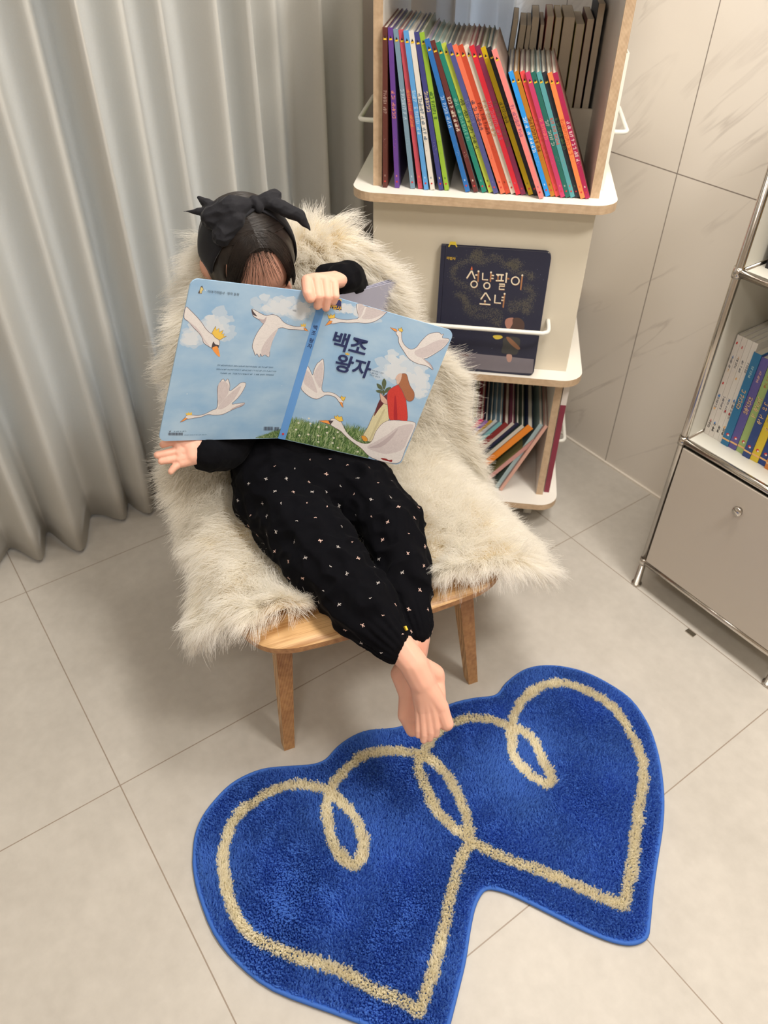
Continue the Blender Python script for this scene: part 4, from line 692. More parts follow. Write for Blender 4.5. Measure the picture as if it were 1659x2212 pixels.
def make_fleece(nclump, per):
    GR = np.array([[skin_pt(i/120, j/60*2-1) for j in range(61)] for i in range(121)])
    def samp(s, t):
        a = np.clip(s*120, 0, 119.999); b = np.clip((t+1)*30, 0, 59.999); i = a.astype(int); j = b.astype(int); u = (a-i)[:, None]; v = (b-j)[:, None]
        return GR[i, j]*(1-u)*(1-v)+GR[i+1, j]*u*(1-v)+GR[i, j+1]*(1-u)*v+GR[i+1, j+1]*u*v
    du = np.linalg.norm(GR[1:, 30]-GR[:-1, 30], axis=1); wt = du*np.linalg.norm(GR[1:, 60]-GR[1:, 0], axis=1); wt /= wt.sum()
    def rnd(n, edge=0):
        i = RNG.choice(120, n, p=wt); s = (i+RNG.random(n))/120; t = RNG.random(n)*2-1
        return s, t
    cs, ct = rnd(nclump)
    k = int(nclump*.14); cs[:k//3] = 1-.01*RNG.random(k//3); ct[k//3:k] = np.sign(RNG.random(k-k//3)-.5)*(1-.02*RNG.random(k-k//3))
    def frame(s, t):
        e = .004; p = samp(s, t); ps = samp(np.clip(s+e, 0, 1), t)-samp(np.clip(s-e, 0, 1), t); pt = samp(s, np.clip(t+e*4, -1, 1))-samp(s, np.clip(t-e*4, -1, 1))
        ps /= np.linalg.norm(ps, axis=1)[:, None]; pt /= np.linalg.norm(pt, axis=1)[:, None]; nn = np.cross(pt, ps); nn = -nn
        nn /= np.linalg.norm(nn, axis=1)[:, None]; return p, ps, pt, nn
    p, ps, pt, nn = frame(cs, ct)
    if nn[np.argmin(abs(cs-.85)+abs(ct))][2] < 0: sg = -1
    else: sg = 1
    nn = nn*sg
    # direction of lie: outwards from the middle of the hide, edges strongest
    fs_ = np.where(cs > .55, (cs-.55)/.45, -(.30-cs)/.30*(cs < .30))
    fl = ps*fs_[:, None]*.9+pt*(ct**3)[:, None]*1.3
    fl += np.array([0, 0, -.25])*(np.clip(abs(ct), 0, 1)**2)[:, None]
    rn = RNG.normal(size=(nclump, 3))*.24
    nw = (1.0-.62*np.maximum(abs(ct)**4, np.clip((cs-.8)/.2, 0, 1)**3))
    cd_ = nn*nw[:, None]*1.0+fl*.85+rn; cd_ /= np.linalg.norm(cd_, axis=1)[:, None]
    cl = .043+.015*RNG.random(nclump); cl[np.maximum(abs(ct), np.clip(cs*1.02, 0, 1)) > .93] *= 1.25
    cl[(cs < .35)] *= 1.1
    tip = p+cd_*cl[:, None]; tip[:, 2] -= .010*np.clip(abs(ct), 0, 1)**3
    # keep clear of the child
    CI = CM.inverted(); ok = np.ones(nclump, bool); sc_ = np.ones(nclump)
    for p0, r0, p1, r1 in PR+SW[:8]:
        a = np.array(CI @ Vector(p0)); b = np.array(CI @ Vector(p1)); ab = b-a
        for q, w_ in ((p, 0), (tip, 1), ((p+tip)/2, .5)):
            h = np.clip(((q-a)@ab)/(ab@ab), 0, 1); dd = np.linalg.norm(q-(a+h[:, None]*ab), axis=1)-(r0+(r1-r0)*h)
            if w_ == 0: sc_ = np.minimum(sc_, np.clip((dd+.006)/.034, .0, 1))
            else: sc_ = np.where(dd < .002, np.minimum(sc_, .45), sc_)
    n = nclump*per; ci = np.repeat(np.arange(nclump), per)
    ss = np.clip(cs[ci]+RNG.normal(size=n)*.010, 0, 1); tt = np.clip(ct[ci]+RNG.normal(size=n)*.034, -1, 1)
    q, qs, qt, qn = frame(ss, tt); qn *= sg
    keep = sc_[ci] > .12; ci = ci[keep]; q = q[keep]; qn = qn[keep]; n = len(ci)
    KP = 7; u = np.linspace(0, 1, KP)[None, :, None]
    L_ = (cl[ci]*sc_[ci]*(.75+.35*RNG.random(n)))[:, None]
    d0 = qn*.75+cd_[ci]*.5+RNG.normal(size=(n, 3))*.18; d0 /= np.linalg.norm(d0, axis=1)[:, None]
    end = q+cd_[ci]*L_*.58+(p[ci]+cd_[ci]*L_-q)*.42+RNG.normal(size=(n, 3))*.0036
    mid = q+d0*L_*.5
    pts = (1-u)**2*q[:, None]+2*u*(1-u)*mid[:, None]+u*u*end[:, None]
    wv = RNG.normal(size=(nclump, 3)); ph = RNG.random(n)*1.5
    pts += (np.sin(u[..., 0]*7.5+ph[:, None]+ci[:, None]*1.7)*u[..., 0]*.0022)[..., None]*wv[ci][:, None]
    rad = np.linspace(1, .25, KP)[None]*(.00026+.00014*RNG.random((n, 1)))
    return hair('fleece', pts, rad, M_wool, hide)
make_fleece(8600, 30)

# ------------------------------------------------------------------ rug
RO = [(-0.681, 0.096),(-0.714, 0.115),(-0.738, 0.14),(-0.754, 0.171),(-0.766, 0.21),(-0.765, 0.249),(-0.755, 0.283),(-0.729, 0.328),(-0.712, 0.359),(-0.708, 0.385),(-0.718, 0.418),(-0.72, 0.456),(-0.712, 0.489),(-0.689, 0.53),(-0.675, 0.576),(-0.672, 0.628),(-0.665, 0.671),(-0.649, 0.713),(-0.634, 0.741),(-0.632, 0.762),(-0.642, 0.793),(-0.645, 0.839),(-0.634, 0.877),(-0.608, 0.913),(-0.569, 0.944),(-0.522, 0.963),(-0.466, 0.972),(-0.411, 0.957),(-0.364, 0.929),(-0.318, 0.89),(-0.279, 0.848),(-0.246, 0.803),(-0.208, 0.741),(-0.181, 0.699),(-0.154, 0.66),(-0.142, 0.64),(-0.144, 0.621),(-0.155, 0.603),(-0.177, 0.584),(-0.216, 0.56),(-0.264, 0.535),(-0.315, 0.508),(-0.34, 0.489),(-0.349, 0.476),(-0.348, 0.461),(-0.337, 0.438),(-0.314, 0.408),(-0.284, 0.373),(-0.256, 0.334),(-0.231, 0.298),(-0.218, 0.276),(-0.222, 0.258),(-0.244, 0.24),(-0.3, 0.201),(-0.345, 0.167),(-0.423, 0.109),(-0.488, 0.082),(-0.549, 0.071),(-0.618, 0.077),(-0.659, 0.087)]
RL = [[(-0.424, 0.505),(-0.411, 0.477),(-0.383, 0.431),(-0.346, 0.385),(-0.309, 0.338),(-0.283, 0.297),(-0.269, 0.271)],[(-0.27, 0.272),(-0.291, 0.261),(-0.332, 0.234),(-0.384, 0.203),(-0.43, 0.167),(-0.487, 0.13),(-0.533, 0.111),(-0.577, 0.112),(-0.633, 0.127),(-0.676, 0.156),(-0.703, 0.193),(-0.71, 0.233),(-0.709, 0.27),(-0.694, 0.305),(-0.672, 0.33),(-0.644, 0.352),(-0.604, 0.358),(-0.566, 0.359),(-0.533, 0.349),(-0.512, 0.335),(-0.506, 0.314),(-0.53, 0.304),(-0.565, 0.305),(-0.602, 0.318),(-0.635, 0.34),(-0.652, 0.361),(-0.664, 0.391),(-0.672, 0.429),(-0.665, 0.466),(-0.641, 0.506),(-0.613, 0.535),(-0.579, 0.551),(-0.539, 0.548),(-0.501, 0.541),(-0.466, 0.53),(-0.425, 0.504)],[(-0.425, 0.506),(-0.459, 0.497),(-0.494, 0.491),(-0.537, 0.5),(-0.579, 0.512),(-0.601, 0.525),(-0.618, 0.556),(-0.63, 0.591),(-0.631, 0.633),(-0.62, 0.667),(-0.593, 0.699),(-0.563, 0.715),(-0.526, 0.733),(-0.495, 0.731),(-0.464, 0.72),(-0.432, 0.71),(-0.424, 0.693),(-0.446, 0.68),(-0.473, 0.675),(-0.501, 0.678),(-0.527, 0.697),(-0.551, 0.72),(-0.573, 0.749),(-0.588, 0.783),(-0.592, 0.829),(-0.581, 0.869),(-0.55, 0.899),(-0.503, 0.919),(-0.459, 0.924),(-0.405, 0.906),(-0.354, 0.877),(-0.316, 0.834),(-0.287, 0.785),(-0.253, 0.738),(-0.223, 0.692),(-0.194, 0.642)],[(-0.195, 0.643),(-0.219, 0.625),(-0.259, 0.603),(-0.316, 0.569),(-0.373, 0.532),(-0.42, 0.508)]]
def seglen(x, y, poly, closed):
    d = np.full(len(x), 9.); n = len(poly)
    for i in range(n if closed else n-1):
        a = np.array(poly[i]); b = np.array(poly[(i+1) % n]); ab = b-a; l2 = ab@ab
        if l2 < 1e-12: continue
        h = np.clip(((x-a[0])*ab[0]+(y-a[1])*ab[1])/l2, 0, 1); d = np.minimum(d, np.hypot(x-a[0]-h*ab[0], y-a[1]-h*ab[1]))
    return d
RP = [tuple(p) for p in catmull(RO, 3, True)]
ar = sum(RP[i-1][0]*RP[i][1]-RP[i][0]*RP[i-1][1] for i in range(len(RP)))
if ar < 0: RP = RP[::-1]
M_rugbase = mat('rug_backing', srgb(44, 92, 178), .9, .1, 200)
M_blue = mat('blue_pile', srgb(88, 136, 220), .9, .24, 9, 0, .1, trans=.4)
M_beige = mat('beige_pile', srgb(255, 246, 224), .9, .04, 60, 0, .1, trans=.5)
M_bind = mat('blue_binding', srgb(58, 104, 186), .8, .08, 400, .0003)
b = MB(); b.prism(RP, .0005, .0065); rug = b.build('heart_rug', M_rugbase); tag(rug, 'blue tufted rug shaped like two overlapping hearts with beige looping lines', 'rug')
b = MB(); b.tube([(p[0], p[1], .0050) for p in RP], .0038, 8, closed=True); b.build('binding', M_bind, rug, True)
xy = np.array(RP); x0, y0 = xy.min(0); x1, y1 = xy.max(0); st = .0023
gx, gy = np.meshgrid(np.arange(x0, x1, st), np.arange(y0, y1, st)); gx = gx.ravel()+RNG.normal(size=gx.size)*.0007; gy = gy.ravel()+RNG.normal(size=gy.size)*.0007
k = inpoly(gx, gy, RP); gx, gy = gx[k], gy[k]; dE = seglen(gx, gy, RP, True); k = dE > .0035; gx, gy, dE = gx[k], gy[k], dE[k]
dl = np.full(len(gx), 9.)
for ln in RL: dl = np.minimum(dl, seglen(gx, gy, catmull(ln, 3), False))
jit = np.array([noise.noise(Vector((a*90, b_*90, 0))) for a, b_ in zip(gx, gy)])*.0030+RNG.normal(size=len(gx))*.0007
isl = dl+jit < .0100
nap = np.array([noise.noise(Vector((a*7, b_*7, 3))) for a, b_ in zip(gx, gy)]); nap2 = np.array([noise.noise(Vector((a*30, b_*30, 8))) for a, b_ in zip(gx, gy)])
def pile(nm, sel, m, hgt):
    x, y = gx[sel], gy[sel]; n = len(x); h = hgt*(.8+.35*RNG.random(n))*np.clip(dE[sel]/.010, .55, 1)
    lx = (nap[sel]*.5+nap2[sel]*.3)*h+RNG.normal(size=n)*.0017; ly = (nap[sel]*-.5+nap2[sel]*.3)*h+RNG.normal(size=n)*.0017
    base = np.stack([x, y, np.full(n, .006)], 1); tip = base+np.stack([lx, ly, h], 1); midp = (base+tip)/2; midp[:, :2] = base[:, :2]+(midp[:, :2]-base[:, :2])*.5
    pts = np.stack([base, midp, tip], 1); rad = np.tile(np.array([.0012, .0014, .0011]), (n, 1))
    hair(nm, pts, rad, m, rug)
pile('blue_pile', ~isl, M_blue, .0105); pile('beige_line_pile', isl, M_beige, .0118)

# ------------------------------------------------------------------ child
def cap(*a): return a
BODY = [
 cap((-1.1396, 0.5456, 0.6937), .030, (-1.1256, 0.5342, 0.7796), .034), cap((-1.1396, 0.5456, 0.6937), .032, (-1.1113, 0.554, 0.5511), .046), cap((-1.1113, 0.554, 0.5511), .046, (-1.0262, 0.5463, 0.4439), .044), cap((-1.1464, 0.4948, 0.6278), .028, (-1.084, 0.6365, 0.5966), .030),
 cap((-1.1464, 0.4948, 0.6278), .028, (-1.0876, 0.4612, 0.5276), .022), cap((-1.0876, 0.4612, 0.5276), .022, (-1.0209, 0.3616, 0.5629), .0165),
 cap((-1.084, 0.6365, 0.5966), .028, (-1.0984, 0.7408, 0.6498), .022), cap((-1.0984, 0.7408, 0.6498), .022, (-1.0691, 0.7007, 0.7326), .020), cap((-1.0691, 0.7007, 0.7326), .020, (-1.0263, 0.653, 0.7916), .0150),
 cap((-1.0032, 0.4821, 0.4326), .055, (-0.8316, 0.4671, 0.4074), .042), cap((-0.8316, 0.4671, 0.4074), .042, (-0.6287, 0.4887, 0.358), .0250), cap((-0.9442, 0.6052, 0.4149), .050, (-0.8176, 0.608, 0.4131), .042), cap((-0.8176, 0.608, 0.4131), .042, (-0.6345, 0.5297, 0.3424), .0225),
 # right foot (crossed in front)
 cap((-0.6287, 0.4887, 0.358), .0255, (-0.5965, 0.4944, 0.3396), .0245), cap((-0.5965, 0.4944, 0.3396), .0245, (-0.574, 0.4974, 0.313), .0225), cap((-0.5975, 0.4952, 0.338), .020, (-0.581, 0.5295, 0.3031), .0165), cap((-0.581, 0.5295, 0.3031), .0165, (-0.5765, 0.5293, 0.2957), .015),
 cap((-0.574, 0.4974, 0.313), .0215, (-0.5382, 0.51, 0.2759), .0135), cap((-0.574, 0.4974, 0.313), .0210, (-0.5429, 0.4973, 0.2771), .0100), cap((-0.574, 0.4974, 0.313), .0210, (-0.5469, 0.4901, 0.2744), .0098), cap((-0.574, 0.4974, 0.313), .0210, (-0.5519, 0.4836, 0.2725), .0094), cap((-0.5758, 0.497, 0.3114), .0210, (-0.5597, 0.4819, 0.2725), .0090), cap((-0.5765, 0.5293, 0.2957), .014, (-0.5446, 0.5127, 0.27), .012), cap((-0.5735, 0.5001, 0.2915), .0170, (-0.5532, 0.4966, 0.2641), .0110),
 cap((-0.5382, 0.51, 0.2759), .0130, (-0.5199, 0.5089, 0.252), .0120), cap((-0.5429, 0.4973, 0.2771), .0098, (-0.525, 0.4918, 0.2499), .0066), cap((-0.525, 0.4918, 0.2499), .0066, (-0.5231, 0.4892, 0.2372), .0072), cap((-0.5469, 0.4901, 0.2744), .0094, (-0.527, 0.4814, 0.2432), .0060), cap((-0.527, 0.4814, 0.2432), .0060, (-0.5251, 0.4787, 0.2305), .0066), cap((-0.5519, 0.4836, 0.2725), .0090, (-0.5316, 0.4718, 0.2379), .0056), cap((-0.5316, 0.4718, 0.2379), .0056, (-0.5296, 0.4699, 0.2272), .0062), cap((-0.5597, 0.4819, 0.2725), .0085, (-0.5427, 0.4677, 0.2409), .0052), cap((-0.5427, 0.4677, 0.2409), .0052, (-0.5403, 0.4663, 0.2317), .0057),
 # left foot (behind)
 cap((-0.6345, 0.5297, 0.3424), .0230, (-0.6233, 0.5164, 0.3), .0220), cap((-0.6233, 0.5164, 0.3), .0220, (-0.6327, 0.498, 0.2721), .0185), cap((-0.6327, 0.498, 0.2721), .0185, (-0.6034, 0.4948, 0.2488), .0185), cap((-0.6233, 0.5164, 0.3), .0220, (-0.6034, 0.4948, 0.2488), .0185),
 cap((-0.6034, 0.4948, 0.2488), .0185, (-0.5866, 0.4754, 0.2231), .0140), cap((-0.6034, 0.4948, 0.2488), .0185, (-0.5735, 0.4941, 0.2204), .0130), cap((-0.5866, 0.4754, 0.2231), .0140, (-0.5735, 0.4941, 0.2204), .0130),
 cap((-0.5845, 0.4749, 0.2207), .0120, (-0.5671, 0.4753, 0.2034), .0112), cap((-0.5754, 0.4878, 0.218), .0075, (-0.5626, 0.4832, 0.1938), .0065), cap((-0.5704, 0.4949, 0.2181), .0072, (-0.5593, 0.4896, 0.195), .006), cap((-0.5667, 0.5019, 0.2194), .0068, (-0.5578, 0.4972, 0.1987), .0058), cap((-0.5652, 0.5085, 0.2224), .0064, (-0.5567, 0.5039, 0.2053), .0055),
 # left hand over the spine of the book
 cap((-1.0148, 0.6411, 0.7972), .0130, (-0.999, 0.6179, 0.8066), .0088), cap((-1.0156, 0.6417, 0.7984), .0140, (-1.0048, 0.6042, 0.8118), .0095), cap((-1.0156, 0.6417, 0.7984), .0140, (-1.0108, 0.5907, 0.8145), .0098), cap((-1.0183, 0.6462, 0.7978), .0150, (-1.0169, 0.5788, 0.8121), .0098), cap((-1.0169, 0.5788, 0.8121), .0098, (-1.0108, 0.5907, 0.8145), .0098), cap((-1.0108, 0.5907, 0.8145), .0098, (-1.0048, 0.6042, 0.8118), .0095), cap((-1.0048, 0.6042, 0.8118), .0095, (-0.999, 0.6179, 0.8066), .0086),
 cap((-1.0153, 0.577, 0.8124), .0100, (-0.9844, 0.5606, 0.8076), .0092), cap((-0.9844, 0.5606, 0.8076), .0092, (-0.9804, 0.5612, 0.8013), .0084),
 cap((-1.008, 0.5898, 0.8142), .0082, (-0.9789, 0.5763, 0.8009), .0075), cap((-0.9789, 0.5763, 0.8009), .0075, (-0.9816, 0.5745, 0.7839), .0068),
 cap((-1.0019, 0.6033, 0.8116), .0080, (-0.9741, 0.5887, 0.7987), .0073), cap((-0.9741, 0.5887, 0.7987), .0073, (-0.9763, 0.5866, 0.7796), .0066),
 cap((-0.997, 0.6166, 0.8069), .0074, (-0.9709, 0.6022, 0.7972), .0066), cap((-0.9709, 0.6022, 0.7972), .0066, (-0.9747, 0.5998, 0.7869), .0060),
 cap((-1.0164, 0.6402, 0.792), .011, (-1.0322, 0.6094, 0.7859), .0085), cap((-1.0322, 0.6094, 0.7859), .0085, (-1.0295, 0.5877, 0.7781), .0072),
 # right hand, open palm under the corner of the book
 cap((-1.0209, 0.3616, 0.5629), .0165, (-1.0375, 0.3279, 0.586), .0095), cap((-1.0209, 0.3616, 0.5629), .0165, (-1.0297, 0.3206, 0.5738), .0095), cap((-1.0181, 0.3601, 0.5623), .0165, (-1.0221, 0.3172, 0.5646), .0090), cap((-1.0158, 0.3553, 0.56), .0140, (-1.0169, 0.3189, 0.5594), .0082), cap((-1.0292, 0.3547, 0.5752), .0140, (-1.0375, 0.3279, 0.586), .0095), cap((-1.0384, 0.3266, 0.586), .0095, (-1.0169, 0.3189, 0.5594), .0082), cap((-1.0253, 0.3417, 0.5734), .0140, (-1.0173, 0.339, 0.5641), .0135),
 cap((-1.0392, 0.3272, 0.5872), .0078, (-1.0398, 0.3133, 0.5906), .0068), cap((-1.0398, 0.3133, 0.5906), .0068, (-1.0423, 0.3027, 0.5888), .0062),
 cap((-1.031, 0.3181, 0.575), .0076, (-1.0314, 0.3007, 0.5773), .0068), cap((-1.0314, 0.3007, 0.5773), .0068, (-1.0348, 0.2878, 0.5779), .0063),
 cap((-1.0248, 0.3138, 0.5663), .0070, (-1.0247, 0.2995, 0.5687), .0063), cap((-1.0247, 0.2995, 0.5687), .0063, (-1.0272, 0.2892, 0.5687), .0057),
 cap((-1.0171, 0.3156, 0.5588), .0066, (-1.0151, 0.3046, 0.5571), .0060), cap((-1.0151, 0.3046, 0.5571), .0060, (-1.0129, 0.2972, 0.5531), .0052),
 cap((-1.0301, 0.3553, 0.5763), .012, (-1.0438, 0.3477, 0.5931), .009), cap((-1.0438, 0.3477, 0.5931), .009, (-1.0535, 0.3433, 0.6053), .0078),
]
ELL = [hell(0, 0, .008, .0715, .0840, .0820), hell(0, .026, -.042, .054, .052, .048), hell(0, .040, -.072, .026, .030, .022), hell(0, .080, -.030, .009, .012, .010), hell(0, .076, -.020, .006, .010, .018), hell(0, .070, -.055, .018, .010, .006),
       hell(-.070, -.004, -.018, .008, .012, .020), hell(-.075, -.010, -.016, .005, .010, .022), hell(-.036, .050, -.046, .020, .020, .020), hell(.034, .050, -.048, .019, .020, .019), hell(-.026, .062, -.026, .015, .008, .008), hell(.026, .062, -.026, .015, .008, .008)]
def skin_mat():
    m = M_skin; return m
DIG = [(Vector(a), Vector(c)) for a, r0, c, r1 in BODY if (r1 < .0105 and r0 < .0125) or (r1 == .0120 and r0 == .0130)]
def soft_skin(co):
    d = np.full(len(co), 9.)
    for a, c in DIG:
        a = np.array(a); ab = np.array(c)-a; h = np.clip(((co-a)@ab)/(ab@ab), 0, 1); d = np.minimum(d, np.linalg.norm(co-a-h[:, None]*ab, axis=1))
    face = np.linalg.norm(co-np.array(HC+HF*.07-HU*.03), axis=1)
    return np.clip((d-.009)/.012, 0, 1)*np.clip((face-.035)/.02, 0, 1)
person = organic('person', BODY, ELL, .0012, 3, skin_mat(), None, lambda co: nz(co, 60, 2)*.0004, soft_skin)
tag(person, 'barefoot child in black clothes with crossed legs, face hidden behind an open book', 'person')
M_eye = mat('eye_white', srgb(235, 230, 225), .2, .01, 10); M_iris = mat('iris', srgb(40, 26, 18), .2, .05, 60); M_lip = mat('lips', srgb(200, 110, 100), .5, .05, 60)
for s in (-1, 1):
    bm = bmesh.new(); bmesh.ops.create_uvsphere(bm, u_segments=20, v_segments=12, radius=.0085, matrix=Matrix.Translation(hp(s*.026, .0575, -.036))); me = bpy.data.meshes.new('eye'); bm.to_mesh(me); bm.free(); e = link('eye', me, person, [M_eye])
    bm = bmesh.new(); bmesh.ops.create_uvsphere(bm, u_segments=16, v_segments=10, radius=.0046, matrix=Matrix.Translation(hp(s*.026, .0620, -.038))); me = bpy.data.meshes.new('iris'); bm.to_mesh(me); bm.free(); link('iris', me, e, [M_iris])
b = MB(); b.tube([tuple(hp(x, .0775-.9*abs(x)**1.5, -.056+abs(x)*.08)) for x in np.linspace(-.015, .015, 9)], [.001, .0022, .003, .0036, .0036, .0036, .003, .0022, .001], 10); b.build('mouth', M_lip, person, True)
# big toenails and fingernails seen from the front
M_nail = mat('nail', srgb(238, 186, 168), .3, .03, 60, sss=.2)
for c, r, nrm in (((-0.5163, 0.5077, 0.2548), .0048, 1),):
    bm = bmesh.new(); bmesh.ops.create_uvsphere(bm, u_segments=14, v_segments=8, radius=1, matrix=Matrix.Translation(Vector(c)) @ Matrix.Diagonal((r*.6, r, r*1.1, 1))); me = bpy.data.meshes.new('toenail'); bm.to_mesh(me); bm.free(); link('toenail', me, person, [M_nail])
def fold_disp(co):
    return nz(co, 15, 1)*.008-np.abs(nz(co, 25, 5))*.015+.003+nz(co, 60, 9)*.0016
# trousers: gathered at the cuffs
R0, R1 = np.array((-0.7064, 0.4746, 0.3874)), np.array((-0.6341, 0.4823, 0.3617)); L0, L1 = np.array((-0.7153, 0.5653, 0.3805)), np.array((-0.6381, 0.534, 0.3502))
def trou_disp(co):
    d = fold_disp(co)
    for a, b_ in ((R0, R1), (L0, L1)):
        ax = (b_-a)/np.linalg.norm(b_-a); q = co-b_; h = q@ax; rad = q-h[:, None]*ax; rr = np.linalg.norm(rad, axis=1)
        e1 = np.cross(ax, [0, 0, 1.]); e1 /= np.linalg.norm(e1); e2 = np.cross(ax, e1); th = np.arctan2(rad@e2, rad@e1)
        w_ = np.exp(-((h+.012)/.030)**2)*(rr < .06); d = d*(1-w_)+w_*np.sin(th*19+h*60)*.0014
        d = d-np.exp(-((h+.014)/.005)**2)*(rr < .06)*.0012
    return d
TR = PR+[cap((-0.6439, 0.4809, 0.3669), .037, (-0.6349, 0.4819, 0.3623), .0315), cap((-0.6517, 0.5401, 0.3577), .031, (-0.639, 0.5346, 0.3513), .0265)]
trousers = organic('trousers', TR, [], .0030, 4, M_velvet, person, trou_disp)
CF = np.array([-.70, .52, 0]); NF = np.array([.975, -.222, 0])
def add_flowers(ob):
    me = ob.data; n = len(me.vertices); co = np.empty(n*3); no = np.empty(n*3); me.vertices.foreach_get('co', co); me.vertices.foreach_get('normal', no); co = co.reshape(-1, 3); no = no.reshape(-1, 3)
    idx = RNG.permutation(n); pts = []; 
    for i in idx:
        if (co[i]-CF)@NF < -.275: continue
        if all((co[i]-co[j])@(co[i]-co[j]) > .031**2 for j in pts): pts.append(i)
        if len(pts) > 620: break
    bm = bmesh.new(); bm.from_mesh(me)
    for c_, i in enumerate(pts):
        nn = no[i]; e1 = np.cross(nn, [0, 0, 1.]); e1 /= np.linalg.norm(e1)+1e-9; e2 = np.cross(nn, e1); a = RNG.random()*6.3; e1, e2 = e1*math.cos(a)+e2*math.sin(a), e2*math.cos(a)-e1*math.sin(a); o_ = co[i]+nn*.0007
        small = c_ % 3 == 0
        blobs = [(0, 0, .0010), (.0020, .0007, .0008), (-.0014, .0009, .0006)] if small else [(0, 0, .0017), (.0027, .0013, .0010), (.0024, -.0013, .0008), (-.0008, .0025, .0008), (-.0023, -.0018, .0008)]
        for x, y, r in blobs:
            k = 7; vv = [bm.verts.new(o_+e1*(x+r*1.2*math.cos(t))+e2*(y+r*.8*math.sin(t))) for t in np.linspace(0, 2*PI, k, endpoint=False)]
            f = bm.faces.new(vv); f.material_index = 1 if c_ % 2 else 2
    bm.to_mesh(me); bm.free(); me.materials.append(mat('pink_flower_print', srgb(214, 180, 168), .8)); me.materials.append(mat('grey_flower_print', srgb(180, 172, 168), .8))
add_flowers(trousers)
b = MB(); q = Vector((-0.6264, 0.4997, 0.3953)); b.box((-.0035, -.002, -.003), (.0035, .001, .003), 0, Matrix.Translation(q) @ Matrix.Rotation(.7, 4, 'Y')); b.build('fabric_tag', mat('yellow_tag', srgb(235, 190, 60), .6), trousers)
def sw_disp(co):
    return nz(co, 22, 3)*.0025-np.abs(nz(co, 34, 7))*.004+.001
SW2 = SW+[cap((-1.0206, 0.3678, 0.5546), .029, (-1.0184, 0.3598, 0.5593), .0235), cap((-1.0184, 0.3486, 0.5426), .009, (-1.0189, 0.3685, 0.5306), .013)]
organic('knit_top', SW2, [], .0032, 3, M_black, person, sw_disp)

# hair
def hair_mat():
    m = bpy.data.materials.new('dark_brown_hair'); m.use_nodes = True; nt = m.node_tree; b = nt.nodes['Principled BSDF']
    b.inputs['Base Color'].default_value = (.010, .007, .006, 1); b.inputs['Roughness'].default_value = .38; b.inputs['Specular IOR Level'].default_value = .45
    t = N(nt, 'ShaderNodeTexCoord'); n_ = N(nt, 'ShaderNodeTexNoise'); n_.inputs['Scale'].default_value = 80; nt.links.new(t.outputs['Object'], n_.inputs['Vector'])
    c = N(nt, 'ShaderNodeMix', data_type='RGBA'); c.inputs[6].default_value = (.006, .005, .005, 1); c.inputs[7].default_value = (.024, .015, .011, 1); nt.links.new(n_.outputs['Fac'], c.inputs[0]); nt.links.new(c.outputs[2], b.inputs['Base Color']); return m
M_hair = hair_mat()
RH = (.0745, .0870, .0850)
def sdir(d, k=1.0): return hp(d[0]*RH[0]*k, d[1]*RH[1]*k, .006+d[2]*RH[2]*k)
def is_face(d): return d[1] > .10 and d[2] < .67-.80*(d[0]+.12)**2 and -.74 < d[0] < .50
vs = []; fs = []; NU, NV = 96, 64; keep = {}
for j in range(NV+1):
    for i in range(NU):
        th = PI*j/NV; ph = 2*PI*i/NU; d = (math.sin(th)*math.cos(ph), math.sin(th)*math.sin(ph), math.cos(th))
        vs.append(tuple(sdir(d, 1.0+.01*math.sin(ph*23+th*9)))); keep[(i, j)] = not is_face(d) and d[2] > -.72 and not (d[2] < -.15 and d[1] > .12 and -.72 < d[0] < .44)
for j in range(NV):
    for i in range(NU):
        q = [(i, j), ((i+1) % NU, j), ((i+1) % NU, j+1), (i, j+1)]
        if all(keep[c] for c in q): fs.append(tuple(c[1]*NU+c[0] for c in q))
hcap = mesh('hair', vs, fs, M_hair, person, True); s_ = hcap.modifiers.new('t', 'SOLIDIFY'); s_.thickness = .003
st_ = []; KP = 12
for i in range(13000):
    al = math.radians(random.uniform(54, 205)); s = random.choice((-1, 1)); p0 = np.array([random.gauss(0, .012), math.cos(al), math.sin(al)])
    ln = random.uniform(.75, 1.0); out = []; lift = 1.012+random.random()*.022
    for k in range(KP):
        t = k/(KP-1)*ln; be = t*2.15; a2 = al+(.55 if al < 1.6 else .15)*t*t*(1.4 if al < 1.2 else .5)
        base = np.array([0, math.cos(a2), math.sin(a2)]); b2 = min(be, 1.55)
        d = base*math.cos(b2)+np.array([s, -.12*t, 0])*math.sin(b2)+np.array([p0[0], 0, 0]); d /= np.linalg.norm(d)
        q = np.array(sdir(d, lift))
        if be > 1.55: q = q+np.array(-HU)*(be-1.55)*.085+np.array(-HF)*(be-1.55)*.012
        out.append(q)
    st_.append(out)
for i in range(2200):                                   # hair swept from the parting over the temples
    s = random.choice((-1, 1)); a0 = math.radians(random.uniform(46, 64)); l1 = s*random.uniform(.72, 1.25)+(-.1); out = []; lf = random.uniform(1.015, 1.045)
    for k in range(KP):
        t = k/(KP-1); a = a0-math.radians(60)*t**1.35*random.uniform(.98, 1.02); l = l1*t**.62+random.gauss(0, .004)
        d = np.array([l, math.cos(a), math.sin(a)]); d /= np.linalg.norm(d); out.append(np.array(sdir(d, lf))-np.array(HU)*max(0, t-.6)*.06*(abs(l1) > .85))
    st_.append(out)
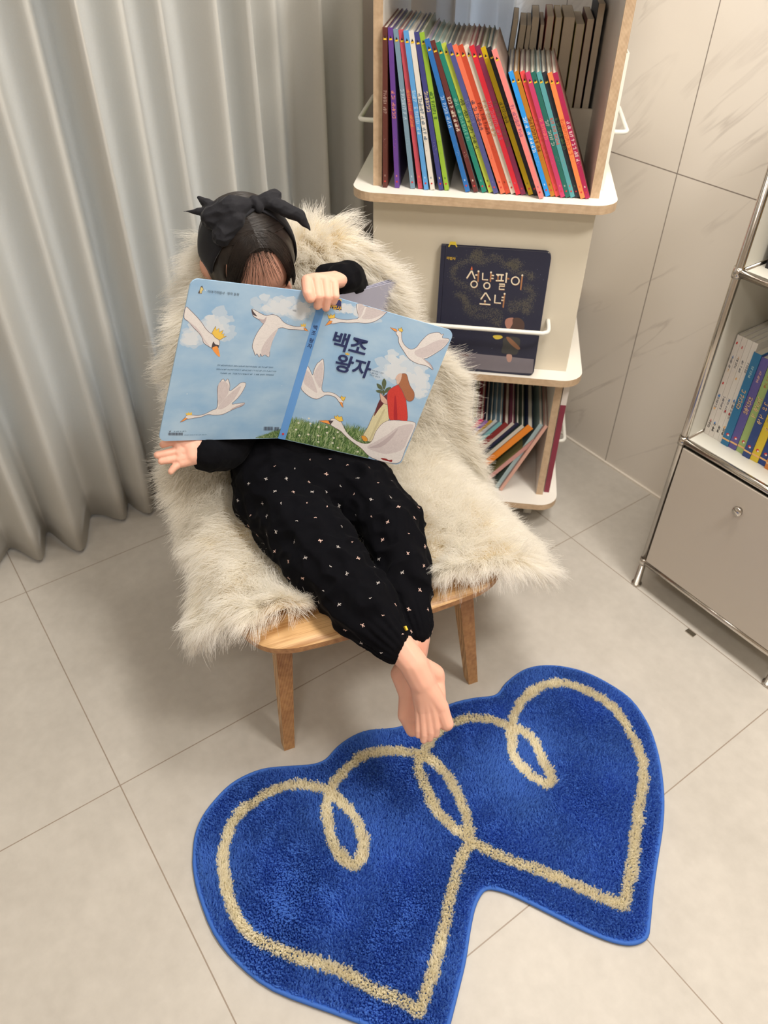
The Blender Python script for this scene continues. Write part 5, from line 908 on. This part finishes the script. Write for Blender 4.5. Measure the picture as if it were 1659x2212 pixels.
for i in range(95):                                    # thin fringe falling over the forehead
    x0 = random.gauss(-.03, .06); cl_ = random.choice((-.78, -.62, -.58, -.40, -.30, -.05, .02, .24, .34)); x1 = x0+cl_+random.gauss(0, .022)+(.05*random.gauss(0, 1) if i % 4 == 0 else 0); out = []; lf = random.uniform(1.02, 1.05)
    for k in range(KP):
        t = k/(KP-1); a = math.radians(60-t*(50+8*math.sin(i))); l = x0+(x1-x0)*t**.8
        d = np.array([l, math.cos(a), math.sin(a)]); d /= np.linalg.norm(d); out.append(np.array(sdir(d, lf)))
    st_.append(out)
st_ = np.array(st_); rad = np.tile(np.linspace(1, .5, KP), (len(st_), 1))*.00026
hair('hair_strands', st_, rad, M_hair, hcap)

# headband with bow
M_band = mat('black_crepe', (.012, .012, .016), .8, .2, 500, .0003, .3, sheen=.1)
KD = np.array([.22, .0, .97]); KD /= np.linalg.norm(KD); LD = np.array([1., 0, -.18]); LD -= KD*(LD@KD); LD /= np.linalg.norm(LD)
WD = np.cross(LD, KD); vs = []; fs = []; NB, NW = 60, 10
for i in range(NB+1):
    be = (i/NB*2-1)*1.72; w_ = .010+.024*min(1, abs(be)/.9)**.8-.008*max(0, abs(be)-1.2); kk = 1.055+.02*math.exp(-(be/.3)**2)
    cdir = KD*math.cos(be)+LD*math.sin(be); 
    for j in range(NW+1):
        v_ = (j/NW*2-1); d = cdir+WD*(v_*w_/.085); d /= np.linalg.norm(d)
        p = sdir(d, kk+.012*math.sin(v_*5+be*4)*(.4+abs(v_))*.6); vs.append(tuple(p))
for i in range(NB):
    for j in range(NW): a = i*(NW+1)+j; fs.append((a, a+1, a+NW+2, a+NW+1))
band = mesh('headband', vs, fs, M_band, person, True); s_ = band.modifiers.new('t', 'SOLIDIFY'); s_.thickness = .003; s_.offset = 1
def hb(l, f, u): return tuple(hp(l, f, u))
kn = np.array(sdir(KD, 1.13)); L3, F3, U3 = np.array(HL), np.array(HF), np.array(HU)
def kp(l, f, u): l, f, u = l*1.12, f*1.15, u*1.15; return tuple(kn+L3*l+F3*f+U3*u)
organic('bow', [cap(kp(0, 0, .002), .0085, kp(.004, .010, -.004), .0075),
  cap(kp(0, 0, 0), .005, kp(-.034, .002, .0), .0215), cap(kp(-.034, .002, .0), .0215, kp(-.060, -.002, -.010), .0190), cap(kp(-.034, .014, -.006), .0170, kp(-.058, .022, -.020), .0170), cap(kp(-.060, -.010, -.006), .010, kp(-.092, -.024, -.006), .0018), cap(kp(-.056, -.014, -.004), .012, kp(-.066, -.034, .0), .002),
  cap(kp(0, 0, 0), .005, kp(.018, .002, -.001), .0120), cap(kp(.018, .002, -.001), .0120, kp(.032, -.002, -.006), .0120), cap(kp(.032, -.002, -.006), .0090, kp(.036, -.012, -.006), .0040),
  cap(kp(.004, 0, -.002), .005, kp(.030, .014, -.006), .0120), cap(kp(.030, .014, -.006), .0120, kp(.054, .030, -.018), .0110), cap(kp(.054, .030, -.018), .0110, kp(.062, .050, -.030), .0015)], [], .0013, 2, M_band, band,
  lambda co: -np.abs(nz(co*np.array([1, .45, 1]), 75, 4))*.0034+nz(co, 30, 2)*.0020)

# ------------------------------------------------------------------ the open picture book
lb, rb = Vector((-1.0171, 0.5004, 0.53585)), Vector((-1.0119, 0.51046, 0.53187)); u_ = Vector((0.06888, 0.33538, 0.93956)); ld = Vector((-0.03084, -0.94063, 0.33802)); rd = Vector((0.46793, 0.82091, -0.32733)); sp_ = Vector((0.43305, 0.83839, -0.33101))
def fr(o, x, z): y = z.cross(x); return Matrix(((x.x, y.x, z.x, o.x), (x.y, y.y, z.y, o.y), (x.z, y.z, z.z, o.z), (0, 0, 0, 1)))
WB = .2225
BK_ = empty('open_picture_book', fr(lb, sp_, u_)); tag(BK_, 'open sky blue picture book with crowned swans on its cover, held up by the child', 'book')
BI = BK_.matrix_world.inverted()
M_sky = bpy.data.materials.new('painted_sky'); M_sky.use_nodes = True; nt = M_sky.node_tree; pb = nt.nodes['Principled BSDF']
t = N(nt, 'ShaderNodeTexCoord'); mp = N(nt, 'ShaderNodeMapping'); mp.inputs['Scale'].default_value = (1, 1, 1.8); nt.links.new(t.outputs['Object'], mp.inputs[0])
n1 = N(nt, 'ShaderNodeTexNoise'); n1.inputs['Scale'].default_value = 14; n1.inputs['Detail'].default_value = 7; nt.links.new(mp.outputs[0], n1.inputs['Vector'])
r = N(nt, 'ShaderNodeValToRGB'); r.color_ramp.elements[0].position = .3; r.color_ramp.elements[0].color = (*srgb(142, 182, 220), 1); r.color_ramp.elements[1].position = .72; r.color_ramp.elements[1].color = (*srgb(178, 206, 230), 1)
nt.links.new(n1.outputs['Fac'], r.inputs[0]); nt.links.new(r.outputs[0], pb.inputs['Base Color']); pb.inputs['Roughness'].default_value = .38
M_spine = mat('spine_blue', srgb(104, 158, 222), .4, .03, 40); M_edge = mat('board_edge', srgb(178, 200, 230), .5, .02, 40)
def bpart(o, M): o.matrix_local = BI @ M; return o
ML = fr(lb, -ld, u_); MR = fr(rb, rd, u_); MS = fr(lb, sp_, u_)
b = MB(); b.add(*slab(-WB, -.0004, 0, .0022, 0, .275, .012, -1)); back = bpart(b.build('back_cover', M_sky, BK_), ML)
b = MB(); b.add(*slab(.0004, WB, 0, .0022, 0, .275, .012, 1)); front = bpart(b.build('front_cover', M_sky, BK_), MR)
b = MB(); b.box((-.0006, -.0006, 0), (.0126, .0016, .275)); spine = bpart(b.build('spine', M_spine, BK_), MS)
b = MB(); b.box((-WB+.006, .0024, .004), (-.003, .0054, .271)); bpart(b.build('page_block', M_paper, BK_), ML)
b = MB(); b.box((.003, .0024, .004), (WB-.006, .0054, .271)); bpart(b.build('page_block', M_paper, BK_), MR)
nvec = sp_.cross(u_)
for k, (ph, dz) in enumerate(((45, .019), (46.3, .020), (47.6, .020))):
    a = math.radians(ph); pd = (sp_*math.cos(a)-nvec*math.sin(a)); M = fr(rb+nvec*-.003, pd, u_)
    b = MB(); V_ = []
    for yy in (0, .0009):
        V_ += [(.004, yy, .006), (.205, yy, .006+dz), (.205, yy, .268+dz), (.004, yy, .268)]
    b.add(V_, [(0, 1, 2, 3), (7, 6, 5, 4), (0, 4, 5, 1), (1, 5, 6, 2), (2, 6, 7, 3), (3, 7, 4, 0)]); bpart(b.build('loose_page', M_inside, BK_), M)
def clouds(spots, seed):
    def f(mb, mid, sign):
        r = random.Random(seed); cols = [(.50, .62, .76), (.60, .69, .79), (.68, .73, .79)]
        for lay, col in enumerate(cols):
            c = mid(col)
            for (cx, cz, w, h) in spots:
                for i in range(26):
                    x = cx+r.gauss(0, .42)*w; z = cz+abs(r.gauss(0, .5))*h*.9-(.25*h); rr = r.uniform(.14, .34)*h*(1-.22*lay)*2
                    x = cx+(x-cx)*(1-.22*lay)
                    if not (.006 < abs(x)+0 < .214) or not (.006 < z < .268): continue
                    rr = min(rr, abs(x)-.001, .2215-abs(x), .274-z, z-.001)
                    if rr <= 0: continue
                    polyface(mb, [(x+rr*(1+.25*math.sin(a*3+i))*.85*math.cos(a), z+rr*.6*(1+.2*math.sin(a*4+i))*math.sin(a)) for a in np.linspace(0, 2*PI, 16, endpoint=False)], -.00004-.00002*lay-.0000006*i, c)
        w_ = mid((.85, .9, .95))
        for i in range(14):
            x, z, q = sign*r.uniform(.01, .21), r.uniform(.05, .26), r.uniform(.0003, .0009); polyface(mb, [(x-q, z), (x, z-q), (x+q, z), (x, z+q)], -.00015, w_)
    return f
def grass(n, x0, x1, hfun, seed, mb, mid, sign):
    r = random.Random(seed); cs = [mid((.07, .15, .04)), mid((.13, .24, .07)), mid((.24, .34, .13)), mid((.35, .44, .24)), mid((.04, .09, .03))]
    for i in range(n):
        x = r.uniform(x0, x1); top = hfun(x); z = r.uniform(.0015, max(.002, top*.82)); h = min(r.uniform(.010, .022), .272-z, max(.002, top*1.12-z)); w_ = r.uniform(.0004, .0011); dx = r.gauss(0, .004)
        xt = min(max(x+dx, x0), x1); polyface(mb, [(sign*(x-w_), z), (sign*(x+w_), z), (sign*xt, z+h)] if sign > 0 else [(sign*(x+w_), z), (sign*(x-w_), z), (sign*xt, z+h)], -.00016-.00000001*i, cs[i % 5])
def extraL(mb, mid, sign):
    clouds([(-.172, .193, .030, .030), (-.205, .181, .016, .024), (-.066, .242, .055, .024), (-.03, .236, .03, .02)], 3)(mb, mid, -1)
    polyface(mb, [(-.040, .0008), (-.0008, .0008), (-.0008, .0165), (-.014, .0130), (-.028, .0085)], -.00012, mid((.16, .24, .12)))
    grass(260, .001, .046, lambda x: .020*(1-x/.05), 5, mb, mid, -1)
def extraR(mb, mid, sign):
    clouds([(.160, .178, .050, .036), (.195, .172, .03, .028), (.040, .262, .05, .018), (.205, .150, .02, .02)], 8)(mb, mid, 1)
    hf = lambda x: .041+.02*x/.15+.003*math.sin(x*130)
    polyface(mb, [(.0008, .0008), (.158, .0008), (.158, .055)]+[(x, hf(x)-.006) for x in np.linspace(.150, .001, 16)], -.00012, mid((.15, .23, .10)))
    grass(2600, .001, .160, hf, 6, mb, mid, 1)
    wc, yc = mid((.85, .85, .82)), mid((.8, .6, .1)); r = random.Random(3)
    for x, z in [(301, 524), (149, 390), (353, 431), (515, 402), (652, 438), (558, 233), (841, 258), (877, 389), (594, 108), (852, 150), (971, 80), (1353, 93), (230, 150), (380, 210), (140, 250), (690, 330)]:
        x *= 1e-4; z *= 1e-4
        polyface(mb, [(x+(.0026 if k % 2 else .0014)*math.cos(k*PI/8), z+(.0022 if k % 2 else .0012)*math.sin(k*PI/8)) for k in range(16)], -.00021, wc); polyface(mb, [(x+.0007*math.cos(k), z+.0007*math.sin(k)) for k in range(6)], -.00022, yc)
    for i in range(30): x, z = r.uniform(.01, .15), r.uniform(.005, .035); polyface(mb, [(x-.0006, z), (x, z-.0006), (x+.0006, z), (x, z+.0006)], -.00021, yc if i % 2 else wc)
clipL = lambda p: (max(min(p[0], -.0004), -WB+.0004), min(max(p[1], .0006), .2744))
clipR = lambda p: (min(max(p[0], .0004), WB-.0004), min(max(p[1], .0006), .2744))
o = art_object('L', 'back_cover_illustration', back, -1, 0, extraL, clipL)
o = art_object('R', 'front_cover_illustration', front, 1, 0, extraR, clipR)
M_ink = mat('title_ink', srgb(40, 50, 96), .5, .04, 60); M_soft = mat('blurb_ink', srgb(92, 126, 156), .6); M_gold = mat('gold_ink', srgb(225, 180, 70), .5, .05, 60)
def lay(x, z, y=-.0012): return Matrix.Translation((x, y, z)) @ UP
text_mesh('백조', .0345, M_ink, front, lay(.0258, .1925), .0008, 'title_lettering')
text_mesh('왕자', .0345, M_ink, front, lay(.0435, .1560), .0008, 'title_lettering')
text_mesh('마법사', .0078, M_gold, front, lay(.0045, .2565), .00025, 'badge_lettering')
b = MB(); b.add([(.0560, -.0013, .1858), (.0625, -.0013, .1858), (.0630, -.0013, .1898), (.0610, -.0013, .1875), (.0592, -.0013, .1904), (.0575, -.0013, .1875), (.0555, -.0013, .1898)], [(0, 1, 2, 3, 4, 5, 6)]); b.build('crown_mark', M_gold, front)
mbk = MB()
def tiny(x, z, n, s, seed):
    m2 = MB(); marks(m2, 0, 0, n, s, 0, seed, 1.15)
    for v in m2.v: mbk.v.append((x-v[2], -.0009+v[1]*.0, z+v[0]))
    o_ = len(mbk.v)-len(m2.v); mbk.f += [tuple(i+o_ for i in reversed(f)) for f in m2.f]; mbk.mi += [0]*len(m2.f)
for x, z, n in ((-.150, .1400, 32), (-.150, .1330, 34), (-.142, .1262, 29)): tiny(x, z, n, .0027, int(-x*1e5)+n)
tiny(-.1540, .0132, 0, .002, 2); tiny(-.1800, .0112, 20, .0016, 9); tiny(-.1990, .0185, 7, .0022, 7)
mbk.build('blurb_text', M_soft, back)
text_mesh('이야기마법사 · 명작 동화', .0050, mat('faint_ink', srgb(70, 80, 90), .6), back, lay(-.1945, .2565, -.0009), .0, 'series_lettering')
mbk = MB(); tiny(.108, .1700, 8, .0026, 4); tiny(.108, .1655, 5, .0026, 5); tiny(.109, .1612, 6, .0026, 6); mbk.build('credit_text', M_soft, front)
# title down the spine
for i, ch in enumerate('백조왕자'):
    text_mesh(ch, .0088, M_ink, spine, Matrix.Translation((.0022, -.0009, .214-.0098*i-(.004 if i > 1 else 0))) @ UP, .0001, 'spine_lettering')
b = MB(); b.tube([(.006, -.0006, .011), (.006, -.0011, .011)], .0021, 12); b.build('publisher_dot', colmat('ink', (205, 60, 60), .6), spine)
